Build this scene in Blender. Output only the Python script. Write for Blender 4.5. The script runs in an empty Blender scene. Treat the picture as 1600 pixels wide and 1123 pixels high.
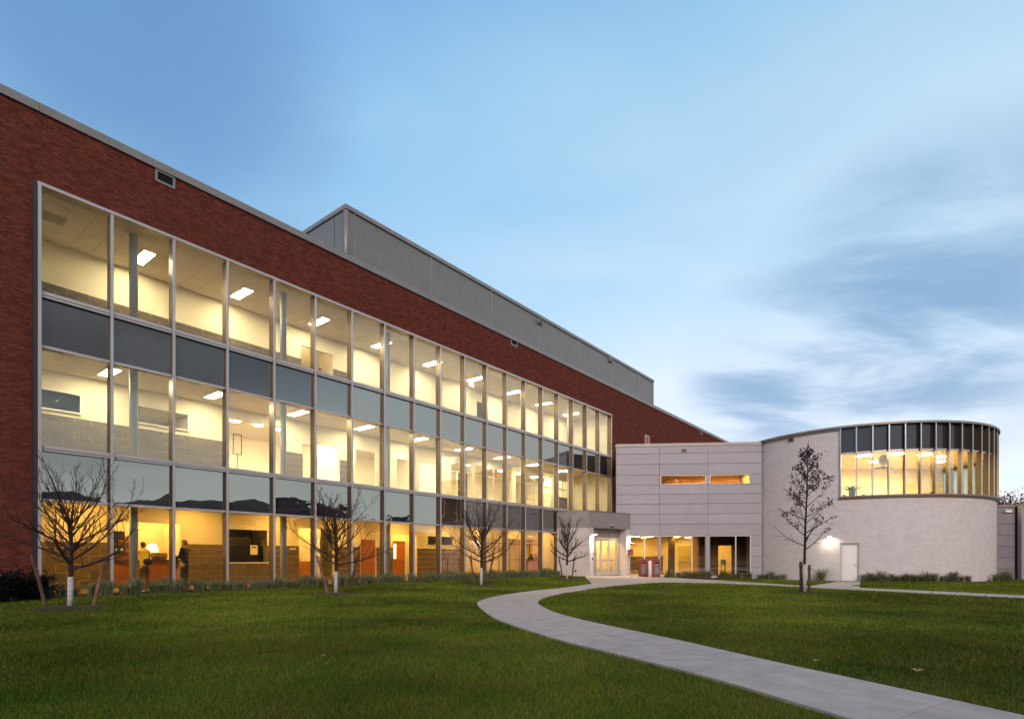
import bpy, bmesh, math, random
import numpy as np
from mathutils import Vector, Matrix

random.seed(7)
rng = np.random.default_rng(7)
sc = bpy.context.scene
COL = sc.collection
EYE, FPX, CX, HY = 1.15, 891.0, 800.0, 872.0      # eye height (m); focal length, centre and horizon of the photograph (px)

# ------------------------------------------------------------------ camera
cam = bpy.data.cameras.new('camera'); camo = bpy.data.objects.new('camera', cam); COL.objects.link(camo)
camo.location = (0, 0, EYE); camo.rotation_euler = (math.radians(90), 0, 0)
cam.sensor_width = 36; cam.lens = 36 * FPX / 1600; cam.shift_y = (HY - 561.5) / 1600
cam.clip_start = 0.1; cam.clip_end = 5000
sc.camera = camo

# ------------------------------------------------------------------ sky, sun, exposure
SUN_EL, SUN_AZ = math.radians(9), math.radians(180)
world = bpy.data.worlds.new("World"); sc.world = world; world.use_nodes = True
def build_sky():
    nt = world.node_tree; N, L = nt.nodes, nt.links
    bg = N['Background']; bg.inputs[1].default_value = 0.12
    def nd(t, **k):
        n = N.new(t)
        for a, b in k.items(): setattr(n, a, b)
        return n
    def mth(op, a, b=None, c=None, clamp=False):
        n = nd('ShaderNodeMath', operation=op, use_clamp=clamp)
        for i, v in enumerate((a, b, c)):
            if v is None: continue
            if isinstance(v, (int, float)): n.inputs[i].default_value = v
            else: L.new(v, n.inputs[i])
        return n.outputs[0]
    def mix(f, a, b, bt='MIX'):
        n = nd('ShaderNodeMix', data_type='RGBA', blend_type=bt)
        for i, v in ((0, f), (6, a), (7, b)):
            if isinstance(v, (int, float)): n.inputs[i].default_value = v
            elif isinstance(v, tuple): n.inputs[i].default_value = (*v, 1)
            else: L.new(v, n.inputs[i])
        return n.outputs[2]
    def rngmap(v, a, b, c=0., d=1.):
        n = nd('ShaderNodeMapRange', interpolation_type='SMOOTHSTEP')
        L.new(v, n.inputs[0])
        for i, x in enumerate((a, b, c, d)): n.inputs[i + 1].default_value = x
        return n.outputs[0]
    sky = nd('ShaderNodeTexSky', sky_type='NISHITA', sun_disc=False, sun_elevation=SUN_EL, sun_rotation=SUN_AZ,
             air_density=1.0, dust_density=0.3, ozone_density=4.0)
    tc = nd('ShaderNodeTexCoord'); sep = nd('ShaderNodeSeparateXYZ'); L.new(tc.outputs['Generated'], sep.inputs[0])
    x, y, z = sep.outputs
    zz = mth('MAXIMUM', z, 0.0)
    den = mth('ADD', zz, 0.16)
    comb = nd('ShaderNodeCombineXYZ'); L.new(mth('DIVIDE', x, den), comb.inputs[0]); L.new(mth('DIVIDE', y, den), comb.inputs[1])
    def noise(rot, scale, loc, detail, rough, s=1.0, dist=0.3):
        mp = nd('ShaderNodeMapping'); L.new(comb.outputs[0], mp.inputs[0])
        mp.inputs['Rotation'].default_value = (0, 0, rot); mp.inputs['Scale'].default_value = scale; mp.inputs['Location'].default_value = loc
        n = nd('ShaderNodeTexNoise'); L.new(mp.outputs[0], n.inputs['Vector'])
        n.inputs['Scale'].default_value = s; n.inputs['Detail'].default_value = detail; n.inputs['Roughness'].default_value = rough; n.inputs['Distortion'].default_value = dist
        return n.outputs[0]
    n1 = noise(0.5, (0.4, 0.9, 1), (3.1, 1.7, 0), 3, 0.42, 0.8)
    n2 = noise(0.35, (0.6, 1.2, 1), (7.3, 4.4, 0), 3, 0.45, 0.9)
    n3 = noise(0.4, (0.7, 1.3, 1), (1.3, 9.4, 0), 6, 0.54, 1.5, 0.3)
    dotv = lambda v: (lambda n: (L.new(tc.outputs['Generated'], n.inputs[0]), setattr(n.inputs[1], 'default_value', v), n.outputs['Value'])[2])(nd('ShaderNodeVectorMath', operation='DOT_PRODUCT'))
    def blob(px, py, r0, r1):
        v = Vector(((px - CX) / FPX, 1, (HY - py) / FPX)).normalized()
        return rngmap(dotv(tuple(v)), math.cos(r1), math.cos(r0))
    hs = nd('ShaderNodeHueSaturation'); L.new(sky.outputs[0], hs.inputs['Color']); hs.inputs['Saturation'].default_value = 1.3; hs.inputs['Value'].default_value = 1.0
    clear = mix(1.0, hs.outputs[0], (SKY_TINT), 'MULTIPLY')
    # twilight colours: deep blue high on the left, pale towards the horizon and the sunset side
    low = mth('SUBTRACT', 1.0, mth('DIVIDE', zz, 0.75), clamp=True)
    side = rngmap(x, -0.85, 0.5)
    t = mth('ADD', mth('MULTIPLY', low, 0.84), mth('MULTIPLY', side, 0.35))
    t = mth('ADD', t, mth('MULTIPLY', mth('SUBTRACT', n1, 0.5), 0.46))
    t = mth('ADD', t, mth('MULTIPLY', mth('SUBTRACT', n3, 0.5), 0.32), clamp=True)
    rp = nd('ShaderNodeValToRGB'); L.new(t, rp.inputs[0]); els = rp.color_ramp.elements
    while len(els) < len(RAMP): els.new(0.5)
    for e_, (p_, c_) in zip(els, RAMP): e_.position = p_; e_.color = (*c_, 1)
    veil = mix(1.0, rp.outputs[0], (Q, Q, Q), 'MULTIPLY')
    c = mix(0.9, clear, veil)
    # slate clouds: some everywhere, the thick ones where the photograph has them
    dm = mth('MULTIPLY', rngmap(n2, 0.54, 0.78), 0.45)
    for px, py, r0, r1, k in DARK:
        b = blob(px, py, r0, r1)
        dm = mth('MAXIMUM', dm, mth('MULTIPLY', mth('MULTIPLY', b, rngmap(n3, 0.34, 0.58)), k))
    for az, el, r0, r1, k in BANK:
        az, el = math.radians(az), math.radians(el)
        b = rngmap(dotv((math.sin(az)*math.cos(el), math.cos(az)*math.cos(el), math.sin(el))), math.cos(r1), math.cos(r0))
        dm = mth('MAXIMUM', dm, mth('MULTIPLY', mth('MULTIPLY', b, rngmap(n3, 0.22, 0.55, .55, 1)), k))
    darkc = mix(rngmap(x, -0.5, 0.5), DARK_L, DARK_R)
    darkc = mix(rngmap(y, 0.1, -0.3), darkc, DARK_B)
    c = mix(mth('MULTIPLY', dm, 0.9), c, darkc)
    # ground half of the sphere
    c = mix(rngmap(z, -0.06, -0.01, 1, 0), c, (0.25, 0.25, 0.22))
    L.new(c, bg.inputs[0])
EXPO = 2.0
Q = 1 / (0.12 * 2 ** EXPO)
q = lambda *c: tuple(v * Q for v in c)
SKY_TINT = (0.75, 1.0, 1.2)
RAMP = [(0, (.065, .19, .53)), (.2, (.15, .36, .69)), (.4, (.36, .62, .82)), (.6, (.58, .78, .88)), (.85, (.85, .92, .94)), (1, (.97, .95, .92))]
DARK_L, DARK_R, DARK_B = q(.11, .23, .50), q(.23, .42, .66), q(.05, .048, .07)
DARK = [(1430, 480, .03, .25, 1.0), (1220, 575, .02, .17, .9), (225, 60, .0, .26, .62), (340, 150, .0, .2, .4), (1590, 400, .03, .2, .8)]
BANK = [(109, 34, .31, .45, 1.0)]          # cloud bank to the right of the frame, mirrored in the upper glass (azimuth, elevation)
build_sky()
sun = bpy.data.lights.new('sun', 'SUN'); sun.energy = 0.60; sun.angle = math.radians(26); sun.color = (1.0, 0.74, 0.62)
suno = bpy.data.objects.new('sun', sun); COL.objects.link(suno)
_se = SUN_EL + math.radians(16)                     # the glow above the sunset, not the set sun itself
_sd = Vector((math.sin(SUN_AZ) * math.cos(_se), math.cos(SUN_AZ) * math.cos(_se), math.sin(_se)))
suno.rotation_euler = _sd.to_track_quat('Z', 'Y').to_euler(); suno.location = (60, 0, 30)
vs = sc.view_settings; sc.display_settings.display_device = 'sRGB'
vs.view_transform = 'Standard'; vs.look = 'None'; vs.exposure = EXPO; vs.gamma = 1.0; vs.use_curve_mapping = False
cy = sc.cycles; cy.use_denoising = True; cy.max_bounces = 8; cy.diffuse_bounces = 3; cy.glossy_bounces = 3
cy.transparent_max_bounces = 24; cy.sample_clamp_indirect = 6; cy.caustics_reflective = False; cy.caustics_refractive = False

# ------------------------------------------------------------------ helpers: geometry
class MB:
    def __init__(s): s.v, s.f, s.m = [], [], []
    def add(s, vs_, fs, m=0):
        o = len(s.v); s.v += [tuple(p) for p in vs_]; s.f += [tuple(i + o for i in f) for f in fs]; s.m += [m] * len(fs); return s
    def box(s, x0, x1, y0, y1, z0, z1, m=0, front=None):
        s.add([(x0,y0,z0),(x1,y0,z0),(x1,y1,z0),(x0,y1,z0),(x0,y0,z1),(x1,y0,z1),(x1,y1,z1),(x0,y1,z1)],
              [(0,3,2,1),(4,5,6,7),(0,1,5,4),(1,2,6,5),(2,3,7,6),(3,0,4,7)], m)
        if front is not None: s.m[-4] = front
        return s
    def prism(s, poly, z0, z1, m=0):
        n = len(poly)
        a = sum(poly[i][0]*poly[(i+1)%n][1]-poly[(i+1)%n][0]*poly[i][1] for i in range(n))
        if a < 0: poly = poly[::-1]
        g0 = z0 if callable(z0) else (lambda x, y: z0); g1 = z1 if callable(z1) else (lambda x, y: z1)
        vs_ = [(x, y, g0(x, y)) for x, y in poly] + [(x, y, g1(x, y)) for x, y in poly]
        return s.add(vs_, [tuple(range(n))[::-1], tuple(range(n, 2*n))] + [(i, (i+1)%n, n+(i+1)%n, n+i) for i in range(n)], m)
    def tube(s, pts, rad, n=6, m=0, cap=True):
        pts = [Vector(p) for p in pts]; o = len(s.v); up = Vector((0.31, 0.2, 0.93))
        for i, p in enumerate(pts):
            t = (pts[min(i+1, len(pts)-1)] - pts[max(i-1, 0)]).normalized()
            a = t.cross(up)
            if a.length < 1e-3: a = t.cross(Vector((1, 0, 0)))
            a.normalize(); b = t.cross(a); r = rad[i] if hasattr(rad, '__len__') else rad
            for k in range(n):
                w = 2*math.pi*k/n; s.v.append(tuple(p + a*(r*math.cos(w)) + b*(r*math.sin(w))))
        for i in range(len(pts)-1):
            for k in range(n):
                s.f.append((o+i*n+k, o+i*n+(k+1)%n, o+(i+1)*n+(k+1)%n, o+(i+1)*n+k)); s.m.append(m)
        if cap:
            s.f.append(tuple(o+k for k in range(n))[::-1]); s.m.append(m)
            s.f.append(tuple(o+(len(pts)-1)*n+k for k in range(n))); s.m.append(m)
        return s
    def lathe(s, prof, n=16, m=0, c=(0, 0, 0), cap=True):
        o = len(s.v)
        for r, z in prof:
            for k in range(n): s.v.append((c[0]+r*math.cos(2*math.pi*k/n), c[1]+r*math.sin(2*math.pi*k/n), c[2]+z))
        for i in range(len(prof)-1):
            for k in range(n): s.f.append((o+i*n+k, o+i*n+(k+1)%n, o+(i+1)*n+(k+1)%n, o+(i+1)*n+k)); s.m.append(m)
        if cap: s.f.append(tuple(o+k for k in range(n))[::-1]); s.m.append(m); s.f.append(tuple(o+(len(prof)-1)*n+k for k in range(n))); s.m.append(m)
        return s
    def arcbox(s, r0, r1, a0, a1, z0, z1, m=0, step=3.0):
        n = max(1, int(math.ceil(abs(a1-a0)/step - 1e-6)))
        for i in range(n):
            b0, b1 = math.radians(a0+(a1-a0)*i/n), math.radians(a0+(a1-a0)*(i+1)/n)
            P = lambda r, a, z: (r*math.cos(a), r*math.sin(a), z)
            fs = [(0,3,2,1),(4,5,6,7),(0,1,5,4),(2,3,7,6)]
            if i == 0: fs.append((3,0,4,7))
            if i == n-1: fs.append((1,2,6,5))
            s.add([P(r1,b0,z0),P(r1,b1,z0),P(r0,b1,z0),P(r0,b0,z0),P(r1,b0,z1),P(r1,b1,z1),P(r0,b1,z1),P(r0,b0,z1)], fs, m)
        return s
    def ell(s, c, r, n=12, k=8, m=0):
        prof = [(max(1e-4, math.sin(math.pi*i/k)), -math.cos(math.pi*i/k)) for i in range(k+1)]
        t = MB().lathe(prof, n); return s.add([(c[0]+x*r[0], c[1]+y*r[1], c[2]+z*r[2]) for x, y, z in t.v], t.f, m)
    def mesh(s, name, mats, smooth=False):
        me = bpy.data.meshes.new(name); me.from_pydata(s.v, [], s.f)
        for mt in (mats if isinstance(mats, (list, tuple)) else [mats]): me.materials.append(mt)
        if any(s.m): me.polygons.foreach_set('material_index', s.m)
        if smooth: me.polygons.foreach_set('use_smooth', [True]*len(s.f))
        me.update(); return me

def link(name, me, parent=None, loc=(0, 0, 0), rz=0.0):
    o = bpy.data.objects.new(name, me); COL.objects.link(o)
    if parent: o.parent = parent
    o.location = loc; o.rotation_euler = (0, 0, rz); return o
def obj(name, mb, mats, parent=None, loc=(0, 0, 0), rz=0.0, smooth=False, **k):
    o = link(name, mb.mesh(name, mats, smooth), parent, loc, rz)
    for a, b in k.items(): o[a] = b
    return o
def tag(o, label, cat, group=None):
    o['label'] = label; o['category'] = cat
    if group: o['group'] = group
    return o
def thing(name, label, cat, loc=(0, 0, 0), rz=0.0, group=None): return tag(link(name, None, None, loc, rz), label, cat, group)
def struct(o, kind='structure'): o['kind'] = kind; return o
ORD = 'first second third fourth fifth sixth seventh eighth ninth tenth eleventh twelfth thirteenth fourteenth fifteenth sixteenth seventeenth eighteenth nineteenth twentieth'.split()

# ------------------------------------------------------------------ helpers: materials
def mat(name, col, rough=0.7, metal=0.0, spec=0.5, var=0.0, vscale=3.0, bump=0.0, bscale=40.0, island=0.0, col2=None, stretch=(1, 1, 1), coat=0.0, emit=None, estr=0.0):
    m = bpy.data.materials.new(name); m.use_nodes = True; nt = m.node_tree; N, L = nt.nodes, nt.links
    b = N['Principled BSDF']; b.inputs['Roughness'].default_value = rough; b.inputs['Metallic'].default_value = metal
    b.inputs['Specular IOR Level'].default_value = spec; b.inputs['Base Color'].default_value = (*col, 1)
    b.inputs['Coat Weight'].default_value = coat
    if emit: b.inputs['Emission Color'].default_value = (*emit, 1); b.inputs['Emission Strength'].default_value = estr
    tc = N.new('ShaderNodeTexCoord'); mp = N.new('ShaderNodeMapping'); L.new(tc.outputs['Object'], mp.inputs[0]); mp.inputs['Scale'].default_value = stretch
    cur = None
    if var or col2:
        n = N.new('ShaderNodeTexNoise'); n.inputs['Scale'].default_value = vscale; n.inputs['Detail'].default_value = 6; n.inputs['Roughness'].default_value = 0.6
        L.new(mp.outputs[0], n.inputs['Vector'])
        r = N.new('ShaderNodeMapRange'); L.new(n.outputs[0], r.inputs[0]); r.inputs[1].default_value = 0.3; r.inputs[2].default_value = 0.7
        mx = N.new('ShaderNodeMix'); mx.data_type = 'RGBA'; L.new(r.outputs[0], mx.inputs[0])
        c2 = col2 if col2 else tuple(c*(1+var) for c in col); c1 = col if col2 else tuple(c*(1-var) for c in col)
        mx.inputs[6].default_value = (*c1, 1); mx.inputs[7].default_value = (*c2, 1); cur = mx.outputs[2]
    if island:
        g = N.new('ShaderNodeNewGeometry'); oi = N.new('ShaderNodeObjectInfo')
        ad = N.new('ShaderNodeMath'); ad.operation = 'ADD'; L.new(g.outputs['Random Per Island'], ad.inputs[0]); L.new(oi.outputs['Random'], ad.inputs[1])
        fr = N.new('ShaderNodeMath'); fr.operation = 'FRACT'; L.new(ad.outputs[0], fr.inputs[0])
        r = N.new('ShaderNodeMapRange'); L.new(fr.outputs[0], r.inputs[0]); r.inputs[3].default_value = 1-island; r.inputs[4].default_value = 1+island
        mx = N.new('ShaderNodeMix'); mx.data_type = 'RGBA'; mx.blend_type = 'MULTIPLY'; mx.inputs[0].default_value = 1
        if cur: L.new(cur, mx.inputs[6])
        else: mx.inputs[6].default_value = (*col, 1)
        L.new(r.outputs[0], mx.inputs[7]); cur = mx.outputs[2]
    if cur: L.new(cur, b.inputs['Base Color'])
    if bump:
        n = N.new('ShaderNodeTexNoise'); n.inputs['Scale'].default_value = bscale; n.inputs['Detail'].default_value = 4; L.new(mp.outputs[0], n.inputs['Vector'])
        bp = N.new('ShaderNodeBump'); bp.inputs['Strength'].default_value = bump; bp.inputs['Distance'].default_value = 0.01; L.new(n.outputs[0], bp.inputs['Height']); L.new(bp.outputs[0], b.inputs['Normal'])
    return m

def glassmat(name, tint, f0, warp=0.010, spandrel=None, coat_tint=(1, 1, 1)):
    """Window glass: see-through (or opaque painted back for a spandrel) plus a Schlick mirror coat, slightly pillowed pane by pane."""
    m = bpy.data.materials.new(name); m.use_nodes = True; nt = m.node_tree; N, L = nt.nodes, nt.links; N.clear()
    out = N.new('ShaderNodeOutputMaterial'); mx = N.new('ShaderNodeMixShader'); L.new(mx.outputs[0], out.inputs[0])
    if spandrel:
        d = N.new('ShaderNodeBsdfDiffuse'); d.inputs[0].default_value = (*spandrel, 1); L.new(d.outputs[0], mx.inputs[1])
    else:
        t = N.new('ShaderNodeBsdfTransparent'); t.inputs[0].default_value = (*tint, 1); L.new(t.outputs[0], mx.inputs[1])
    g = N.new('ShaderNodeBsdfGlossy'); g.inputs['Roughness'].default_value = 0.0; g.inputs[0].default_value = (*coat_tint, 1); L.new(g.outputs[0], mx.inputs[2])
    lw = N.new('ShaderNodeLayerWeight')
    p = N.new('ShaderNodeMath'); p.operation = 'POWER'; L.new(lw.outputs['Facing'], p.inputs[0]); p.inputs[1].default_value = 5
    lw.inputs[0].default_value = 0.5
    ma = N.new('ShaderNodeMath'); ma.operation = 'MULTIPLY_ADD'; L.new(p.outputs[0], ma.inputs[0]); ma.inputs[1].default_value = 1-f0; ma.inputs[2].default_value = f0; ma.use_clamp = True
    L.new(ma.outputs[0], mx.inputs[0])
    tc = N.new('ShaderNodeTexCoord'); sp = N.new('ShaderNodeSeparateXYZ'); L.new(tc.outputs['Object'], sp.inputs[0])
    x2 = N.new('ShaderNodeMath'); x2.operation = 'MULTIPLY'; L.new(sp.outputs[0], x2.inputs[0]); L.new(sp.outputs[0], x2.inputs[1])
    z2 = N.new('ShaderNodeMath'); z2.operation = 'MULTIPLY'; L.new(sp.outputs[2], z2.inputs[0]); L.new(sp.outputs[2], z2.inputs[1])
    a = N.new('ShaderNodeMath'); a.operation = 'MULTIPLY_ADD'; L.new(z2.outputs[0], a.inputs[0]); a.inputs[1].default_value = 0.45; L.new(x2.outputs[0], a.inputs[2])
    oi = N.new('ShaderNodeObjectInfo'); av = N.new('ShaderNodeVectorMath'); av.operation = 'ADD'; L.new(tc.outputs['Object'], av.inputs[0]); L.new(oi.outputs['Location'], av.inputs[1])
    n = N.new('ShaderNodeTexNoise'); L.new(av.outputs[0], n.inputs['Vector']); n.inputs['Scale'].default_value = 1.3; n.inputs['Detail'].default_value = 1
    h = N.new('ShaderNodeMath'); h.operation = 'MULTIPLY_ADD'; L.new(n.outputs[0], h.inputs[0]); h.inputs[1].default_value = 0.16; L.new(a.outputs[0], h.inputs[2])
    bp = N.new('ShaderNodeBump'); bp.inputs['Strength'].default_value = 1; bp.inputs['Distance'].default_value = warp; L.new(h.outputs[0], bp.inputs['Height'])
    L.new(bp.outputs[0], g.inputs['Normal'])
    return m

def emitmat(name, col, s):
    m = bpy.data.materials.new(name); m.use_nodes = True; b = m.node_tree.nodes['Principled BSDF']
    b.inputs['Base Color'].default_value = (.8, .8, .8, 1); b.inputs['Emission Color'].default_value = (*col, 1); b.inputs['Emission Strength'].default_value = s
    return m

M = {}
M['brick'] = mat('red_brick', (.125, .033, .021), .9, spec=.12, var=.25, vscale=9, bump=.4, bscale=60, island=.28)
M['mortar'] = mat('mortar', (.30, .16, .125), .95, var=.25, vscale=2)
M['pbrick'] = mat('painted_pale_brick', (.60, .565, .55), .8, var=.06, vscale=2.5, bump=.4, bscale=50, island=.05)
M['pmortar'] = mat('painted_pale_mortar', (.54, .505, .495), .9, var=.08, vscale=4)
M['alu'] = mat('aluminium', (.50, .47, .46), .42, metal=.35, var=.06, vscale=2)
M['alu_side'] = mat('dark_mullion_side', (.13, .095, .065), .35, metal=.5)  # darker tone on the sides of mullions and fins
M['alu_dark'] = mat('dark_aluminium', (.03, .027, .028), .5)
M['coping'] = mat('coping_metal', (.25, .23, .215), .45, metal=.3, var=.1, vscale=1.2)
M['corr'] = mat('corrugated_metal', (.31, .30, .29), .45, metal=.35, var=.08, vscale=1.5)
M['panel'] = mat('grey_cladding', (.295, .283, .305), .5, var=.05, vscale=1.3, island=.05)
M['backing'] = mat('joint_backing', (.09, .08, .085), .9)
M['fascia'] = mat('fascia_metal', (.30, .275, .265), .42, metal=.3, var=.07, vscale=1.4)
M['stucco'] = mat('pale_render', (.50, .47, .44), .85, var=.08, vscale=2, bump=.3, bscale=60)
M['glass'] = glassmat('window_glass', (.84, .86, .80), .18, coat_tint=(.94, 1, .86))
M['clear'] = glassmat('glass_back', (.985, .99, .985), .02, warp=.004)
M['spandrel'] = glassmat('spandrel_glass', None, .32, spandrel=(.036, .029, .035), coat_tint=(.95, .99, .88))
M['spandrel_dark'] = glassmat('dark_spandrel_panel', None, .05, spandrel=(.028, .024, .027))
M['cream'] = mat('cream_paint', (.72, .65, .48), .75, var=.04, vscale=1)
M['creamw'] = mat('warm_white_paint', (.78, .70, .52), .75, var=.04, vscale=1)
M['ceil'] = mat('ceiling_tile', (.62, .56, .44), .9, var=.05, vscale=8)
M['block'] = mat('brown_block', (.125, .085, .048), .75, var=.15, vscale=6, island=.12, bump=.2)
M['grout'] = mat('block_grout', (.46, .33, .17), .9)
M['floor'] = mat('interior_floor', (.35, .22, .10), .35, var=.1, vscale=3)
M['wood'] = mat('orange_wood', (.42, .15, .022), .4, col2=(.30, .095, .015), vscale=3, stretch=(6, 6, .7))
M['darkwood'] = mat('dark_wood', (.06, .03, .015), .45, var=.2)
M['column'] = mat('column_paint', (.55, .56, .55), .6)
M['black'] = mat('black_plastic', (.012, .012, .013), .4)
M['white'] = mat('white_paint', (.74, .73, .70), .5, var=.03)
M['conc'] = mat('concrete', (.49, .39, .325), .85, col2=(.35, .28, .235), vscale=3.2, bump=.35, bscale=55, island=.05)
M['soil'] = mat('mulch', (.022, .013, .008), .95, var=.5, vscale=25, bump=1.0, bscale=40)
M['bark'] = mat('bark', (.026, .013, .009), .9, var=.35, vscale=14, stretch=(1, 1, .3))
M['guard'] = mat('white_tree_wrap', (.58, .54, .54), .8, col2=(.30, .26, .26), vscale=12, stretch=(.4, .4, 2.5))
M['stake'] = mat('wooden_stake', (.13, .055, .032), .85, col2=(.06, .03, .02), vscale=8, stretch=(1, 1, .25))
M['stakepale'] = mat('peeled_wooden_stake', (.32, .15, .09), .85, col2=(.09, .045, .03), vscale=8, stretch=(1, 1, .4))
M['redbin'] = mat('red_painted_steel', (.20, .026, .010), .4, var=.08)
M['binmesh'] = mat('grey_perforated_steel', (.13, .15, .18), .5, metal=.3)
M['leafdark'] = mat('dark_autumn_leaf', (.050, .016, .014), .7, island=.6)
M['leafred'] = mat('red_autumn_leaf', (.22, .02, .015), .7, island=.6)
M['shrub'] = mat('dark_evergreen_leaf', (.006, .008, .005), .8, spec=.08, island=.6)
M['tuft'] = mat('border_grass_leaf', (.13, .16, .075), .6, spec=.2, island=.55)
M['tuft2'] = mat('yellow_green_leaf', (.10, .10, .025), .6, island=.55)
M['skin'] = mat('skin', (.50, .27, .17), .55)
M['hair'] = mat('dark_hair', (.02, .012, .008), .6)
M['ghair'] = mat('grey_hair', (.20, .15, .10), .6)
M['yellow'] = mat('yellow_jacket', (.62, .52, .05), .7, var=.1, vscale=6)
M['navy'] = mat('dark_cloth', (.014, .013, .016), .8)
M['trouser'] = mat('olive_trousers', (.07, .05, .025), .8)
M['tan'] = mat('tan_shirt', (.36, .26, .14), .8)
M['leaf_fallen'] = mat('tan_fallen_leaf', (.35, .16, .08), .7)
M['lamp_hi'] = emitmat('ceiling_lamp_warm', (1, .86, .56), 31)
M['lamp_mid'] = emitmat('ceiling_lamp_mid', (1, .86, .56), 31)
M['lamp_lo'] = emitmat('ceiling_lamp_amber', (1, .55, .125), 25)
M['lamp_wing'] = emitmat('wing_lamp_amber', (1, .55, .12), 17)
M['lamp_dim'] = emitmat('dim_fill_lamp', (1, .66, .28), 4)
M['amber'] = mat('amber_wall_paint', (.62, .34, .075), .7, var=.06)
M['lamp_rot'] = emitmat('rotunda_lamp', (1, .80, .38), 64)
M['lamp_strip'] = emitmat('strip_lamp_orange', (1, .50, .07), 22)
M['bulb'] = emitmat('outdoor_lamp', (1, .88, .58), 2.5)
M['shade'] = emitmat('lamp_shade_and_panel_glow', (1, .80, .38), 2.2)
M['exit'] = emitmat('exit_sign_red', (1, .12, .05), 1.5)
M['clay'] = mat('planter', (.10, .04, .02), .7)
M['roofm'] = mat('roof_membrane', (.2, .2, .2), .9)

# ------------------------------------------------------------------ ground height and photo-to-place helpers
def smooth(a, b, t):
    t = min(1, max(0, (t-a)/(b-a))); return t*t*(3-2*t)
def gz(x, y): return -0.26*smooth(22, 35, y)*smooth(2, 14, x)
def gnd(px, py):
    Y = 25.0
    for _ in range(25):
        Y = FPX*(EYE-gz((px-CX)/FPX*Y, Y))/(py-HY)
    return ((px-CX)/FPX*Y, Y)
class Frame:
    """A wall's own axes: x along it, y into the building."""
    def __init__(s, o, d):
        s.o = Vector(o); s.d = Vector(d).normalized(); s.i = Vector((-s.d.y, s.d.x)); s.rz = math.atan2(s.d.y, s.d.x)
    def loc(s, X, Y): v = Vector((X, Y))-s.o; return v.dot(s.d), v.dot(s.i)
    def wor(s, x, y): v = s.o+s.d*x+s.i*y; return v.x, v.y
    def px(s, p, y=0.0):                     # where the sight line of column p meets the plane y
        r = Vector(((p-CX)/FPX, 1)); t = (y+s.o.dot(s.i))/r.dot(s.i); w = r*t; return s.loc(w.x, w.y)[0]
    def z(s, p, q, y=0.0):
        x = s.px(p, y); Y = s.wor(x, y)[1]; return EYE+(HY-q)*Y/FPX
TH = math.atan2(709, 891)
FB = Frame((-13.95, 16.84), (math.sin(TH), math.cos(TH)))
BAY, NB = 1.829, 19
FW = Frame((7.39, 40.53), (17.35-7.39, 39.64-40.53))
FV = Frame((5.04, 37.3), (8.36-5.04, 40.27-37.3))
RC, RR = Vector((25.11, 41.81)), 8.06

# ------------------------------------------------------------------ ground, lawn, paths
def catmull(P, n=8):
    P = [Vector(p) for p in P]; out = []
    for i in range(len(P)-1):
        a, b, c, d = P[max(i-1, 0)], P[i], P[i+1], P[min(i+2, len(P)-1)]
        for k in range(n):
            t = k/n; out.append(0.5*((2*b)+(c-a)*t+(2*a-5*b+4*c-d)*t*t+(3*b-a-3*c+d)*t**3))
    return out+[P[-1]]
xs = np.unique(np.concatenate([np.linspace(-600, -40, 15), np.arange(-40, 60.1, 1.0), np.linspace(60, 600, 15)]))
ys = np.unique(np.concatenate([np.linspace(-600, -20, 15), np.arange(-20, 60.1, 1.0), np.linspace(60, 900, 20)]))
gm = MB(); nx = len(xs)
gm.v = [(x, y, gz(x, y)) for y in ys for x in xs]
gm.f = [(j*nx+i, j*nx+i+1, (j+1)*nx+i+1, (j+1)*nx+i) for j in range(len(ys)-1) for i in range(nx-1)]; gm.m = [0]*len(gm.f)
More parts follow.
